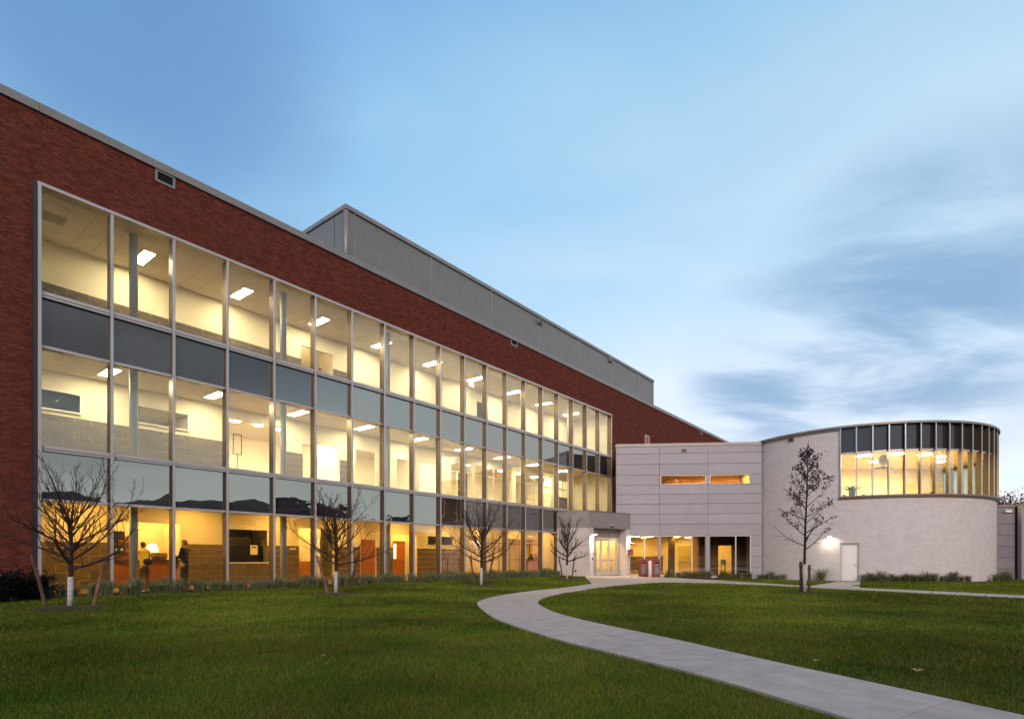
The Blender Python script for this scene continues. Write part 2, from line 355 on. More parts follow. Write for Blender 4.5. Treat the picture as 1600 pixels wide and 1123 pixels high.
def lawn_mat(name, blades):
    m = bpy.data.materials.new(name); m.use_nodes = True; nt = m.node_tree; N, L = nt.nodes, nt.links; b = N['Principled BSDF']
    g = N.new('ShaderNodeNewGeometry')
    def noi(s, d=4):
        n = N.new('ShaderNodeTexNoise'); n.inputs['Scale'].default_value = s; n.inputs['Detail'].default_value = d; n.inputs['Roughness'].default_value = .65; L.new(g.outputs['Position'], n.inputs['Vector'])
        r = N.new('ShaderNodeMapRange'); L.new(n.outputs[0], r.inputs[0]); r.inputs[1].default_value = .35; r.inputs[2].default_value = .66; return r.outputs[0]
    def mx(f, a, c, bt='MIX'):
        n = N.new('ShaderNodeMix'); n.data_type = 'RGBA'; n.blend_type = bt
        for i, v in ((0, f), (6, a), (7, c)):
            if isinstance(v, tuple): n.inputs[i].default_value = (*v, 1)
            elif isinstance(v, (int, float)): n.inputs[i].default_value = v
            else: L.new(v, n.inputs[i])
        return n.outputs[2]
    k = 1.0 if blades else .55
    c = mx(noi(.30), tuple(k*v for v in (.044, .112, .007)), tuple(k*v for v in (.138, .186, .013)))
    c = mx(noi(1.1, 6), c, tuple(k*v for v in (.075, .070, .014)), 'MIX') if False else c
    t = N.new('ShaderNodeMath'); t.operation = 'MULTIPLY'; L.new(noi(.9, 6), t.inputs[0]); t.inputs[1].default_value = .7
    c = mx(t.outputs[0], c, tuple(k*v for v in (.135, .105, .022)))
    dk = N.new('ShaderNodeMapRange'); L.new(noi(.22, 3), dk.inputs[0]); dk.inputs[3].default_value = .55; dk.inputs[4].default_value = 1.35
    c = mx(1.0, c, dk.outputs[0], 'MULTIPLY')
    if blades:
        sr = N.new('ShaderNodeMapRange'); L.new(g.outputs['Random Per Island'], sr.inputs[0]); sr.inputs[1].default_value = .94; sr.inputs[2].default_value = .99
        c = mx(sr.outputs[0], c, (.13, .105, .028))
        r = N.new('ShaderNodeMapRange'); L.new(g.outputs['Random Per Island'], r.inputs[0]); r.inputs[3].default_value = .55; r.inputs[4].default_value = 1.5
        c = mx(1.0, c, r.outputs[0], 'MULTIPLY')
    L.new(c, b.inputs['Base Color']); b.inputs['Roughness'].default_value = .75; b.inputs['Specular IOR Level'].default_value = .05
    return m
struct(obj('lawn', gm, lawn_mat('lawn_ground', False), smooth=True))

PL = [(1312,1123),(1106,1061),(950,1021),(881,1004),(820,985),(772,967),(746,946),(753,938.5),(785,930.5),(835,923.5),(880,918.7),(925,912.5)]
PR = [(1434,1086),(1228,1041),(1040,998),(950,979),(900,967.5),(862,956),(841,944),(846,937),(869,930),(912,922.5),(950,917),(1000,912.5)]
def poly_bed(at, s0, s1):
    a, b = at(s0); c, d = at((s0+s1)/2); e, f = at(s1)
    return [tuple(v) for v in (a.lerp(b, .01), c.lerp(d, .01), e.lerp(f, .01), f.lerp(e, .01), d.lerp(c, .01), b.lerp(a, .01))]
def slabs(L_, R_, parent, length=1.5, mtl=None):
    L_ = [Vector(p) for p in L_]; R_ = [Vector(p) for p in R_]; Cn = [(a+b)/2 for a, b in zip(L_, R_)]
    cum = [0]
    for a, b in zip(Cn, Cn[1:]): cum.append(cum[-1]+(b-a).length)
    n = max(1, round(cum[-1]/length)); quads = []
    def at(s):
        for i in range(len(cum)-1):
            if s <= cum[i+1]+1e-9:
                t = (s-cum[i])/max(1e-9, cum[i+1]-cum[i]); return L_[i].lerp(L_[i+1], t), R_[i].lerp(R_[i+1], t)
        return L_[-1], R_[-1]
    for k in range(n):
        s0, s1 = cum[-1]*k/n+.006, cum[-1]*(k+1)/n-.006
        ss = [s0+(s1-s0)*j/4 for j in range(5)]; e = [at(s) for s in ss]
        poly = [tuple(a) for a, b in e]+[tuple(b) for a, b in e][::-1]
        mb = MB().prism(poly, lambda x, y: gz(x, y)-.06, lambda x, y: gz(x, y)+.03)
        obj('slab', mb, M['conc'], parent)
        obj('joint_bed', MB().prism(poly_bed(at, cum[-1]*k/n, cum[-1]*(k+1)/n), lambda x, y: gz(x, y)-.05, lambda x, y: gz(x, y)+.008), M['soil'], parent)
        w = [at(cum[-1]*(k+j/4)/n) for j in range(5)]
        for j in range(4): quads.append([w[j][0], w[j+1][0], w[j+1][1], w[j][1]])
    return quads
pathq = []
L0 = [Vector(gnd(*p)) for p in PL]; R0 = [Vector(gnd(*p)) for p in PR]
ext = (L0[0]-L0[1]).normalized()
L0 = [L0[0]+ext*6]+L0; R0 = [R0[0]+ext*6]+R0
walk = struct(link('concrete_path', None)); pathq += slabs(catmull(L0, 6), catmull(R0, 6), walk, 1.45)
FL = [(1124,906.6),(1180,910.7),(1244,915),(1300,917.2),(1375,920.5),(1450,924),(1596,931),(1750,938.5)]
FR = [(1124,912),(1205,915.3),(1275,919.2),(1330,921.8),(1375,924),(1450,928),(1596,935.2),(1750,943)]
far = struct(link('far_footpath', None)); pathq += slabs(catmull([gnd(*p) for p in FL], 4), catmull([gnd(*p) for p in FR], 4), far, 1.5)
pad = struct(link('entrance_pavement', None))
vb = lambda x, y: Vector(FV.wor(x, y))
wb = lambda x, y: Vector(FW.wor(x, y))
near = [Vector(gnd(*p)) for p in ((925,912.5),(1000,912.5),(1037,910.6),(1080,911.2),(1124,912))]
farr = [vb(-.1, .3), vb(2.2, .55), vb(4.3, .2), wb(FW.px(1045), -.25), Vector(gnd(1124,906.6))]
for i in range(4):
    a, b, c, d = near[i], near[i+1], farr[i+1], farr[i]; u = (b-a).normalized()*.005; w = (c-d).normalized()*.005
    poly = [tuple(a+u), tuple(b-u), tuple(c-w), tuple(d+w)]
    obj('slab', MB().prism(poly, lambda x, y: gz(x, y)-.06, lambda x, y: gz(x, y)+.028), M['conc'], pad); pathq.append([a, b, c, d])
tip = Vector(gnd(938, 905.8))
obj('slab', MB().prism([tuple(tip), tuple(near[0]+Vector((.0, .01))), tuple(farr[0]+Vector((0, -.01)))], lambda x, y: gz(x, y)-.06, lambda x, y: gz(x, y)+.024), M['conc'], pad); pathq.append([tip, near[0], farr[0], farr[0]])
dp = struct(link('door_pavement', None))
q4 = [Vector(gnd(1310, 908.6)), Vector(gnd(1344, 908.6)), Vector(gnd(1344, 919.0)), Vector(gnd(1262, 916.3))]
obj('slab', MB().prism([tuple(v) for v in q4], lambda x, y: gz(x, y)-.06, lambda x, y: gz(x, y)+.026), M['conc'], dp); pathq.append(q4)
# planting strip along the glass wall
strip = [FB.wor(-6, .1), FB.wor(28, .1), FB.wor(28, -.9), FB.wor(14, -1.2), FB.wor(-6, -1.3)]
struct(obj('planting_bed', MB().prism(strip, -.05, .025), M['soil']))
def arcpoly(a0, a1, r0, r1, n=14):
    A = [math.radians(a0+(a1-a0)*i/n) for i in range(n+1)]
    return [(RC.x+r0*math.cos(a), RC.y+r0*math.sin(a)) for a in A]+[(RC.x+r1*math.cos(a), RC.y+r1*math.sin(a)) for a in A[::-1]]
struct(obj('planting_bed', MB().prism(arcpoly(-117, -35, 7.9, 8.9), lambda x, y: gz(x, y)-.05, lambda x, y: gz(x, y)+.02), M['soil']))
wbed = [wb(FW.px(1040), .02), wb(FW.px(1172), .02), wb(FW.px(1172), -.6), wb(FW.px(1040), -.5)]
struct(obj('planting_bed', MB().prism([tuple(v) for v in wbed], lambda x, y: gz(x, y)-.05, lambda x, y: gz(x, y)+.02), M['soil']))

# blades of grass
def in_quads(P, quads):
    inside = np.zeros(len(P), bool)
    for qd in quads:
        q_ = np.array([tuple(v) for v in qd]); s = None; ok = np.ones(len(P), bool); ok2 = np.ones(len(P), bool)
        for i in range(len(q_)):
            a, b = q_[i], q_[(i+1) % len(q_)]; c = (b[0]-a[0])*(P[:, 1]-a[1])-(b[1]-a[1])*(P[:, 0]-a[0]); ok &= c >= -1e-9; ok2 &= c <= 1e-9
        inside |= ok | ok2
    return inside
def grass():
    V = []
    for y0, y1, dens, h, w in ((2.2, 5.5, 4600, .030, .0034), (5.5, 9, 2600, .032, .005), (9, 14, 1100, .038, .0085), (14, 22, 420, .048, .015), (22, 38, 150, .055, .028)):
        n = int((y1-y0)*(2.1*y1+6)*dens); X = rng.uniform(-1.05*y1-3, 1.05*y1+3, n); Y = rng.uniform(y0, y1, n)
        k = np.abs(X) < 1.0*Y+1.5; P = np.c_[X, Y][k]
        dx = (P-np.array(FB.o)); yy = dx@np.array(FB.i); sx = dx@np.array(FB.d)
        P = P[(yy < -.95)]
        P = P[~in_quads(P, pathq)]
        P = P[np.hypot(P[:, 0]-RC.x, P[:, 1]-RC.y) > 8.6]
        lw = np.array([FW.loc(*p) for p in P]) if len(P) else P
        P = P[(lw[:, 1] < -.3) | (lw[:, 0] < 0)]
        lv = np.array([FV.loc(*p) for p in P]); P = P[(lv[:, 1] < 0) | (lv[:, 0] < -1.5)]
        n = len(P); a = rng.uniform(0, 6.283, n); hh = h*rng.uniform(.5, 1.35, n); ww = w*rng.uniform(.7, 1.3, n)
        lean = rng.normal(0, .45, (n, 2))*hh[:, None]
        z = np.array([gz(x, y) for x, y in P]) if y1 > 20 else np.zeros(n)
        d = np.c_[np.cos(a), np.sin(a)]*ww[:, None]
        T = np.zeros((n, 3, 3)); T[:, 0, :2] = P-d; T[:, 1, :2] = P+d; T[:, 2, :2] = P+lean; T[:, :2, 2] = (z-.004)[:, None]; T[:, 2, 2] = z+hh
        V.append(T)
    V = np.concatenate(V); n = len(V)
    me = bpy.data.meshes.new('grass'); me.vertices.add(3*n); me.vertices.foreach_set('co', V.reshape(-1)); me.loops.add(3*n)
    me.loops.foreach_set('vertex_index', np.arange(3*n, dtype=np.int32)); me.polygons.add(n); me.polygons.foreach_set('loop_start', np.arange(0, 3*n, 3, dtype=np.int32))
    me.materials.append(lawn_mat('grass_blades', True)); me.update(calc_edges=True); struct(link('grass', me), 'stuff'); print('blades', n)
grass()

# ------------------------------------------------------------------ brick building
BW = thing('brick_building', 'long red brick building with a three storey lit glass curtain wall', 'building', (*FB.o, 0), FB.rz)
X0, X1, XL, XR = 0.0, NB*BAY, -12.0, 63.0
BY = .10                                                 # brick face, behind the mullion fronts
ROOF = 14.62
wl = MB()
by = BY+.012
wl.box(XL, -.06, by, by+.3, -.3, 14.4); wl.box(X1+.06, XR, by, by+.3, -.3, 14.4); wl.box(-.06, X1+.06, by, by+.3, 12.26, 14.4)
wl.box(XL, XL+.3, by+.3, 22, -.3, 14.4); wl.box(XR-.3, XR, by+.3, 22, -.3, 14.4); wl.box(XL, XR, 22, 22.3, -.3, 14.4)
obj('wall', wl, M['mortar'], BW)
obj('roof', MB().box(XL+.3, XR-.3, by+.3, 22, 14.1, 14.3), M['roofm'], BW)
cp = MB()
for i in range(25): cp.box(XL+i*3.0+.004, XL+(i+1)*3.0-.004, BY-.07, BY+.42, 14.36, ROOF)
obj('coping', cp, M['coping'], BW)
vents = [(258, 280, .62, .42, 'wide louvred vent in the brick above the third and fourth top windows'), (803, 535, .62, .42, 'small louvred vent in the brick above the middle of the glass wall'), (1096, 675, .6, .4, 'small louvred vent high in the brick near the far roof edge')]
vent_rects = []
for px, py, w, h, lb in vents:
    x = FB.px(px, BY); z = FB.z(px, py, BY); vent_rects.append((x-w/2, x+w/2, z-h/2, z+h/2))
    e = MB()
    for a in ((-w/2, w/2, -h/2, -h/2+.07), (-w/2, w/2, h/2-.07, h/2), (-w/2, -w/2+.07, -h/2+.07, h/2-.07), (w/2-.07, w/2, -h/2+.07, h/2-.07)): e.box(a[0], a[1], -.03, .1, a[2], a[3])
    fr = obj('vent', e, M['coping'], BW, (x, BY, z)); fr['label'] = lb
    lo = MB().box(-w/2+.07, w/2-.07, .003, .008, -h/2+.07, h/2-.07)
    for k in range(4): zz = -h/2+.09+k*.07; lo.add([(-w/2+.07, -.022, zz), (w/2-.07, -.022, zz), (w/2-.07, .001, zz+.05), (-w/2+.07, .001, zz+.05)], [(0, 1, 2, 3)])
    obj('louvre', lo, M['black'], fr)
bwx0, bwx1 = FB.px(1007.8, BY), FB.px(1014.8, BY); bwz1 = FB.z(1010, 680, BY)
def brick_field():
    ch, cl, j = .0677, .2032, .0095; st = MB(); cand = []
    holes = [(-.075, X1+.075, -1, 12.275), (X1+.075, XR+1, -1, 7.6), (bwx0-.03, bwx1+.03, bwz1-2.1, bwz1+.02)]+[(v[0]-.004, v[1]+.004, v[2]-.004, v[3]+.004) for v in vent_rects]
    for r in range(-1, int(14.36/ch)):
        za, zb = r*ch+j/2, (r+1)*ch-j/2; hs_ = [h for h in holes if za < h[3]-.02 and zb > h[2]+.02]
        x = -12.0+(r % 2)*cl/2
        while x < XR:
            segs = [(x+j/2, min(x+cl-j/2, XR))]
            for h in hs_: segs = [q_ for a, b in segs for q_ in (((a, min(b, h[0])), (max(a, h[1]), b)) if a < h[1] and b > h[0] else ((a, b),)) if q_[1]-q_[0] > .012]
            cand += [(a, b, za, zb) for a, b in segs]
            x += cl
    full = [c for c in cand if -1.0 < c[0] and c[1] <= -.075 and abs(c[1]-c[0]-(cl-j)) < 1e-6 and c[2] > 0]
    full.sort(key=lambda c: c[2]); pick = set(full[:300])
    bm_ = MB().box(-(cl-j)/2, (cl-j)/2, 0, .02, -(ch-j)/2, (ch-j)/2).mesh('brick', M['brick'])
    for c in full[:300]: link('brick', bm_, BW, ((c[0]+c[1])/2, BY+rng.uniform(-.0015, .0015), (c[2]+c[3])/2))
    for c in cand:
        if c in pick: continue
        y = BY+rng.uniform(-.002, .002); a, b, za, zb = c
        st.add([(a,y,za),(b,y,za),(b,y,zb),(a,y,zb),(a,by+.004,za),(b,by+.004,za),(b,by+.004,zb),(a,by+.004,zb)], [(0,1,2,3),(0,4,5,1),(1,5,6,2),(2,6,7,3),(3,7,4,0)])
    o = obj('brickwork', st, M['brick'], BW); o['kind'] = 'stuff'
brick_field()
# small window in the far brick
e = MB(); w = bwx1-bwx0
for a in ((0, w, -.08, 0), (0, .08, -2.0, -.08), (w-.08, w, -2.0, -.08)): e.box(a[0], a[1], -.02, .1, a[2], a[3])
fw = obj('window', e, M['alu'], BW, (bwx0, BY, bwz1)); fw['label'] = 'small narrow window in the brick above the grey wing'
obj('pane', MB().box(.08, w-.08, .05, .07, -2, -.08), emitmat('pane_room_glow', (1, .72, .30), .35), fw)  # room light is put into the glowing pane; no room stands behind

# curtain wall
CW = link('curtain_wall', None, BW)
GY = .20                                                  # glass line
HEAD, S3, P2, S2, P1 = 12.17, 9.005, 7.46, 4.44, 2.90       # heights of head, sills and window heads
mull = MB().box(-.042, .042, 0, .022, 0, HEAD)
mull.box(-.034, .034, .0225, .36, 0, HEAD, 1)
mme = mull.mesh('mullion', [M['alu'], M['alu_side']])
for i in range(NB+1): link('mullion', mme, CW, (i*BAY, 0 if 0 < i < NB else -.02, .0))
hd = MB().box(-.05, X1+.05, -.02, .30, HEAD+.002, HEAD+.095); obj('head_frame', hd, M['alu'], CW)
obj('sill_frame', MB().box(-.05, X1+.05, .02, .34, -.05, -.002).box(-.05, X1+.05, .0, .36, -.25, -.052), M['conc'], CW)
obj('side_shade_strip', MB().box(-.15, -.046, .0, .3, -.2, HEAD+.08), M['alu_dark'], CW)  # dark strip standing in for the shaded gap beside the frame
tsill = MB().box(.044, BAY-.044, .055, .30, -.095, .085).box(.044, BAY-.044, .03, .055, -.02, .02).mesh('transom', M['alu'])
thead = MB().box(.044, BAY-.044, .07, .30, -.045, .03).mesh('transom', M['alu'])
def pane_mesh(h, mats): return MB().box(-BAY/2+.044, BAY/2-.044, -.012, .012, -h/2, h/2, 1, front=0).mesh('pane', mats)
rows = [('pane', S3+.087, HEAD), ('spandrel_panel', P2+.032, S3-.097), ('pane', S2+.087, P2-.047), ('spandrel_panel', P1+.032, S2-.097), ('pane', .0, P1-.047)]
meshes = []
for kind, z0, z1 in rows:
    me = pane_mesh(z1-z0-.002, [M['glass'], M['clear']] if kind == 'pane' else [M['spandrel'], M['backing']]); me.name = kind; meshes.append(me)
for i in range(NB):
    for zc, me in ((S3, tsill), (S2, tsill), (P2, thead), (P1, thead)): link('transom', me, CW, (i*BAY, 0, zc))
    for (kind, z0, z1), me in zip(rows, meshes):
        y = GY if kind == 'pane' else GY-.02
        p = link(kind, me, CW, ((i+.5)*BAY, y, (z0+z1)/2)); p.rotation_euler = (rng.normal(0, .0022), 0, rng.normal(0, .0022))
# small things fixed behind: slabs and ceilings
C1, C2, C3 = 3.36, 7.75, 12.24
IW = 3.74                                                 # corridor wall
RBK = 9.5                                                 # back of the rooms behind the corridor
obj('floor', MB().box(-.3, X1+.3, .37, RBK, -.06, .045), M['floor'], BW)
obj('floor', MB().box(-.3, X1+.3, .37, RBK, 4.2, S2+.06), M['floor'], BW)
obj('floor', MB().box(-.3, X1+.3, .37, RBK, 8.8, S3+.06), M['floor'], BW)
obj('spandrel_backing', MB().box(-.05, X1+.05, .25, .33, P1, S2).box(-.05, X1+.05, .25, .33, P2, S3), M['backing'], BW)
def ceiling(z, full=True):
    t = MB(); s = .61
    n = int((X1+.3)/s)+1
    for i in range(n):
        for k in range(6):
            x0, y0 = -.25+i*s, .34+k*s
            t.box(x0+.008, min(x0+s-.008, X1+.3), y0+.008, min(y0+s-.008, IW), z, z+.02)
    o = obj('ceiling_tiles', t, M['ceil'], BW); o['kind'] = 'stuff'
    obj('ceiling', MB().box(-.3, X1+.3, .34, RBK, z+.012, z+.1), M['ceil'], BW)
for z in (C1, C2, C3): ceiling(z)
obj('end_wall', MB().box(-.3, -.09, .37, RBK, 0, 12.3).box(X1+.09, X1+.3, .37, RBK, 0, 12.3), M['cream'], BW)
obj('rear_wall', MB().box(-.3, X1+.3, RBK, RBK+.2, 0, 12.4), M['creamw'], BW)
col = MB().lathe([(.13, 0), (.13, 1)], 16)
for z0, z1 in ((.045, C1), (S2+.06, C2), (S3+.06, C3)):
    me = MB().lathe([(.13, 0), (.13, z1-z0)], 18).mesh('column', M['column'], True)
    for k in range(6): link('column', me, BW, (2.74+5.487*k, .95, z0))
ipx = lambda p, y=IW: FB.px(p, y)
iz = lambda p, q, y=IW: FB.z(p, q, y)
def cut_wall(name, x0, x1, z0, z1, ops, m, y0=IW, t=.14):
    """one wall with rectangular openings (a, b, low, high)"""
    w = MB(); cuts = sorted({x0, x1, *[o[0] for o in ops], *[o[1] for o in ops]}); cuts = [c for c in cuts if x0 <= c <= x1]
    for a, b in zip(cuts, cuts[1:]):
        hs = sorted([(o[2], o[3]) for o in ops if o[0] < (a+b)/2 < o[1]]); z = z0
        for lo, hi in hs:
            if lo > z: w.box(a, b, y0, y0+t, z, lo)
            z = max(z, hi)
        if z < z1: w.box(a, b, y0, y0+t, z, z1)
    return obj(name, w, m, BW)
# openings of each storey's corridor wall, from the photograph's columns
F1, F2, F3 = .045, S2+.06, S3+.06
op1 = [(ipx(176), ipx(283), F1, 2.55), (ipx(357), ipx(417), iz(380, 878), iz(380, 827)), (ipx(466.5), ipx(522), F1, 2.62),
       (ipx(562), ipx(588), F1, 2.2), (ipx(613), ipx(651), F1, 2.5), (ipx(668), ipx(707), iz(690, 851), iz(690, 838)),
       (ipx(731), ipx(749), F1, 2.5), (ipx(763), ipx(843), F1, 2.55)]
op2 = [(ipx(62), ipx(125), iz(90, 640), iz(90, 612)), (ipx(213), ipx(293), iz(250, 665), iz(250, 640)), (ipx(356), ipx(447), F2, F2+2.75),
       (ipx(472), ipx(489), F2+.5, F2+2.2), (ipx(495), ipx(530), F2+.45, F2+2.3), (ipx(556), ipx(588), F2, F2+2.4), (ipx(620), ipx(640), F2, F2+2.3), (ipx(655), ipx(690), F2, F2+2.3),
       (ipx(705), ipx(738), F2, F2+2.7), (ipx(742), ipx(800), F2, F2+2.8), (ipx(806), ipx(862), F2, F2+2.8), (ipx(866), ipx(892), F2, F2+2.8)]
op3 = [(ipx(470), ipx(520), F3, F3+2.4), (ipx(745), ipx(762), F3, F3+2.4)]
cut_wall('corridor_wall', -.3, X1+.3, 0, C1+.05, op1, M['cream'])
cut_wall('corridor_wall', -.3, X1+.3, 4.2, C2+.05, op2, M['cream'])
cut_wall('corridor_wall', -.3, X1+.3, 8.8, C3+.05, op3, M['creamw'])
# brown block wainscot, built block by block on the ground floor
def wainscot(x0, x1, z0, ops, individual, h=1.70):
    bw, bh, j = .66, .300, .024; joined = MB(); base = MB(); n = 0
    cuts = sorted({x0, x1, *[c for o in ops for c in o[:2] if x0 < c < x1]})
    for a, b in zip(cuts, cuts[1:]):
        mid = (a+b)/2; blocked = [o for o in ops if o[0] < mid < o[1]]
        top = h
        for o in blocked: top = min(top, o[2]-z0)
        if top < .2: continue
        base.box(a+.002, b-.002, IW-.045, IW-.002, z0, z0+top)
        for r in range(int(round(top/bh+.2))):
            za, zb = z0+r*bh+j/2, min(z0+(r+1)*bh-j/2, z0+top-.004)
            if zb-za < .04: continue
            x = a-bw*(.5 if r % 2 else 0)
            while x < b:
                c, d = max(x+j/2, a+.004), min(x+bw-j/2, b-.004)
                if d-c > .04:
                    mb = MB().box(c-(c+d)/2, d-(c+d)/2, 0, .03, -(zb-za)/2, (zb-za)/2)
                    if individual and n < 290: obj('block', mb, M['block'], individual, ((c+d)/2, IW-.058, (za+zb)/2)); n += 1
                    else: joined.add([(p[0]+(c+d)/2, p[1]+IW-.058, p[2]+(za+zb)/2) for p in mb.v], mb.f)
                x += bw
    o = obj('wainscot', base, M['grout'], BW) if base.v else None
    if joined.v:
        q_ = obj('blockwork', joined, M['block'], BW); q_['kind'] = 'stuff'
    return o
W1 = link('block_wainscot', None, BW)
wainscot(-.1, ipx(720), F1, op1, W1)
wainscot(ipx(846), X1, F1, op1, None, .02)
wainscot(-.1, ipx(548), F2, op2, None)
wainscot(-.1, ipx(548), F3, op3, None)
wainscot(ipx(868), X1, F2, [(ipx(892), ipx(905), F2, F2+2.6)], None, 1.5)
# window frames in the corridor wall
def wframe(op, y=IW-.03, m='white', pane=True, t=.05, sill=True, label=None):
    a, b, z0, z1 = op; e = MB()
    e.box(a-t, b+t, y, y+.16, z1, z1+t); e.box(a-t, a, y, y+.16, z0, z1); e.box(b, b+t, y, y+.16, z0, z1)
    if sill: e.box(a-t, b+t, y-.05, y+.16, z0-t, z0)
    o = obj('window_frame', e, M[m], BW)
    if pane: obj('pane', MB().box(a, b, y+.08, y+.092, z0, z1), M['clear'], o)
    if label: o['label'] = label
    return o
wframe(op1[1], label='wide reception window in the brown block wall with dark screens behind'); wframe(op1[5], label='small window in the ground floor corridor wall')
wframe(op2[0]); wframe(op2[1]); wframe(op2[3]); wframe(op2[4])
for o_ in (op2[8], op2[9], op2[10], op2[11], op1[7]):
    a, b, z0, z1 = o_; n = max(1, round((b-a)/1.1)); e = MB()
    for k in range(n+1): x = a+(b-a)*k/n; e.box(x-.03, x+.03, IW+.02, IW+.09, z0, z1)
    e.box(a, b, IW+.025, IW+.085, z0+2.1, z0+2.17); e.box(a, b, IW+.025, IW+.085, z0+.0, z0+.12)
    for k in range(n): e.box(a+(b-a)*k/n+.05, a+(b-a)*(k+1)/n-.05, IW-.03, IW+.0, z0+1.0, z0+1.04)
    fr = obj('glazed_screen', e, M['wood'] if o_ is op1[7] else M['alu'], BW)
    obj('pane', MB().box(a, b, IW+.05, IW+.058, z0, z1), M['clear'], fr)
# partitions that make rooms behind the corridor
for xs_, z0, z1 in ((ipx(150), 0, C1), (ipx(290), 0, C1), (ipx(346), 0, C1), (ipx(425), 0, C1), (ipx(600), 0, C1), (ipx(722), 0, C1), (ipx(150), 4.2, C2), (ipx(340), 4.2, C2), (ipx(545), 4.2, C2), (ipx(700), 4.2, C2), (ipx(530), 8.8, C3), (ipx(720), 8.8, C3)):
    obj('partition', MB().box(xs_-.06, xs_+.06, IW+.15, RBK, z0, z1), M['creamw'], BW)
obj('partition', MB().box(ipx(176)-.3, ipx(283)+.3, IW+2.2, IW+2.3, 0, C1), M['cream'], BW)
# doors
def door(x0, x1, z0, h, y, m='wood', light=False):
    f = MB(); t = .06
    f.box(x0-t, x0, y-.03, y+.1, z0, z0+h+t); f.box(x1, x1+t, y-.03, y+.1, z0, z0+h+t); f.box(x0, x1, y-.03, y+.1, z0+h, z0+h+t)
    d = obj('door', MB().box(x0+.004, x1-.004, y, y+.05, z0+.008, z0+h-.004), M[m], BW)
    obj('door_frame', f, M['creamw'], d); obj('handle', MB().box(x1-.16, x1-.04, y-.05, y-.002, z0+1.0, z0+1.05), M['alu'], d)
    if light: obj('vision_panel', MB().box(x0+.12, x0+.26, y-.004, y-.001, z0+1.1, z0+1.95), M['shade'], d)  # glow put into the panel stands in for light beyond the door
    return d
a, b = op1[3][:2]; door(a+.06, b-.06, F1, 2.12, IW+.03)['label'] = 'plain orange wooden door behind the second bare tree'
a = ipx(611, IW+.9); door(a+.1, a+1.05, F1, 2.12, IW+.9, light=True)['label'] = 'orange wooden door set back in an alcove'
obj('alcove_wall', MB().box(op1[4][0]-.2, op1[4][1]+.6, IW+.98, IW+1.1, 0, C1).box(op1[4][1]+.5, op1[4][1]+.6, IW+.15, IW+.98, 0, C1), M['cream'], BW)
obj('wood_panelling', MB().box(ipx(467), ipx(522), IW+1.6, IW+1.65, F1, 1.0), M['wood'], BW)
obj('alcove_wall', MB().box(ipx(460), ipx(530), IW+1.68, IW+1.8, 0, C1), M['cream'], BW)
a = ipx(497, IW+1.5); door(a, a+.95, F3, 2.12, IW+1.5); obj('alcove_wall', MB().box(ipx(465), ipx(560), IW+1.6, IW+1.7, 8.8, C3), M['cream'], BW)
a = ipx(715, IW-.02); door(a, a+.9, F2, 2.1, IW-.02, 'darkwood')
# reception counter
rx0, rx1 = ipx(177, IW-.1), ipx(281, IW-.1)
ct = thing('reception_counter', 'orange wood reception counter with a dark top inside the ground floor glass', 'counter', (*FB.wor(rx0, IW-.1), F1), FB.rz)
obj('counter_front', MB().box(0, rx1-rx0, 0, .06, 0, 1.0), M['wood'], ct)
obj('countertop', MB().box(-.02, rx1-rx0+.02, -.08, .6, 1.002, 1.05), M['darkwood'], ct)
def local_thing(name, label, cat, px, y, z): return thing(name, label, cat, (*FB.wor(ipx(px, y), y), z), FB.rz)
lp = local_thing('table_lamp', 'lit table lamp with a pale shade on the reception counter', 'lamp', 238, IW+.1, F1+1.052)
obj('lamp_base', MB().lathe([(.10, 0), (.10, .02), (.03, .05), (.05, .14), (.02, .24), (.012, .40)], 14), M['darkwood'], lp, smooth=True)
obj('lamp_shade', MB().lathe([(.21, .32), (.19, .45), (.12, .62)], 18), M['shade'], lp, smooth=True)
bk = local_thing('basket', 'low woven basket beside the lamp on the reception counter', 'basket', 249, IW+.1, F1+1.052)
obj('basket_body', MB().lathe([(.24, 0), (.29, .12), (.27, .22), (.25, .24)], 18), mat('wicker', (.20, .11, .05), .8, var=.4, vscale=40), bk, smooth=True)
obj('basket_rim', MB().lathe([(.27, .225), (.29, .24), (.28, .265), (.25, .265)], 18), M['darkwood'], bk, smooth=True)
mo = local_thing('monitor', 'black computer monitor on a shelf behind the reception counter', 'monitor', 183, IW+1.5, F1+1.75)
obj('screen', MB().box(-.27, .27, 0, .04, .1, .45), M['black'], mo); obj('stand', MB().box(-.04, .04, .045, .09, .02, .3).box(-.14, .14, -.05, .13, 0, .018), M['black'], mo)
sh = local_thing('shelf', 'wall shelf with orange back panel behind the reception counter', 'shelf', 183, IW+1.55, F1+1.02)
obj('shelf_board', MB().box(-.6, .6, -.2, .25, .69, .72).box(-.6, .6, -.2, .25, .30, .33), M['darkwood'], sh); obj('back_panel', MB().box(-.6, .6, .26, .29, 0, 1.0), M['wood'], sh)
for k, (px, h) in enumerate(((181, .26), (189, .22))):
    t = local_thing('box_file', ('tall' if k == 0 else 'short')+' dark box file on the reception wall shelf', 'file', px, IW+1.42, F1+1.02+.332); obj('file_body', MB().box(-.12, .12, -.1, .15, 0, h), M['black'], t); obj('file_label', MB().box(-.04, .04, -.104, -.101, .06, .16), M['white'], t)
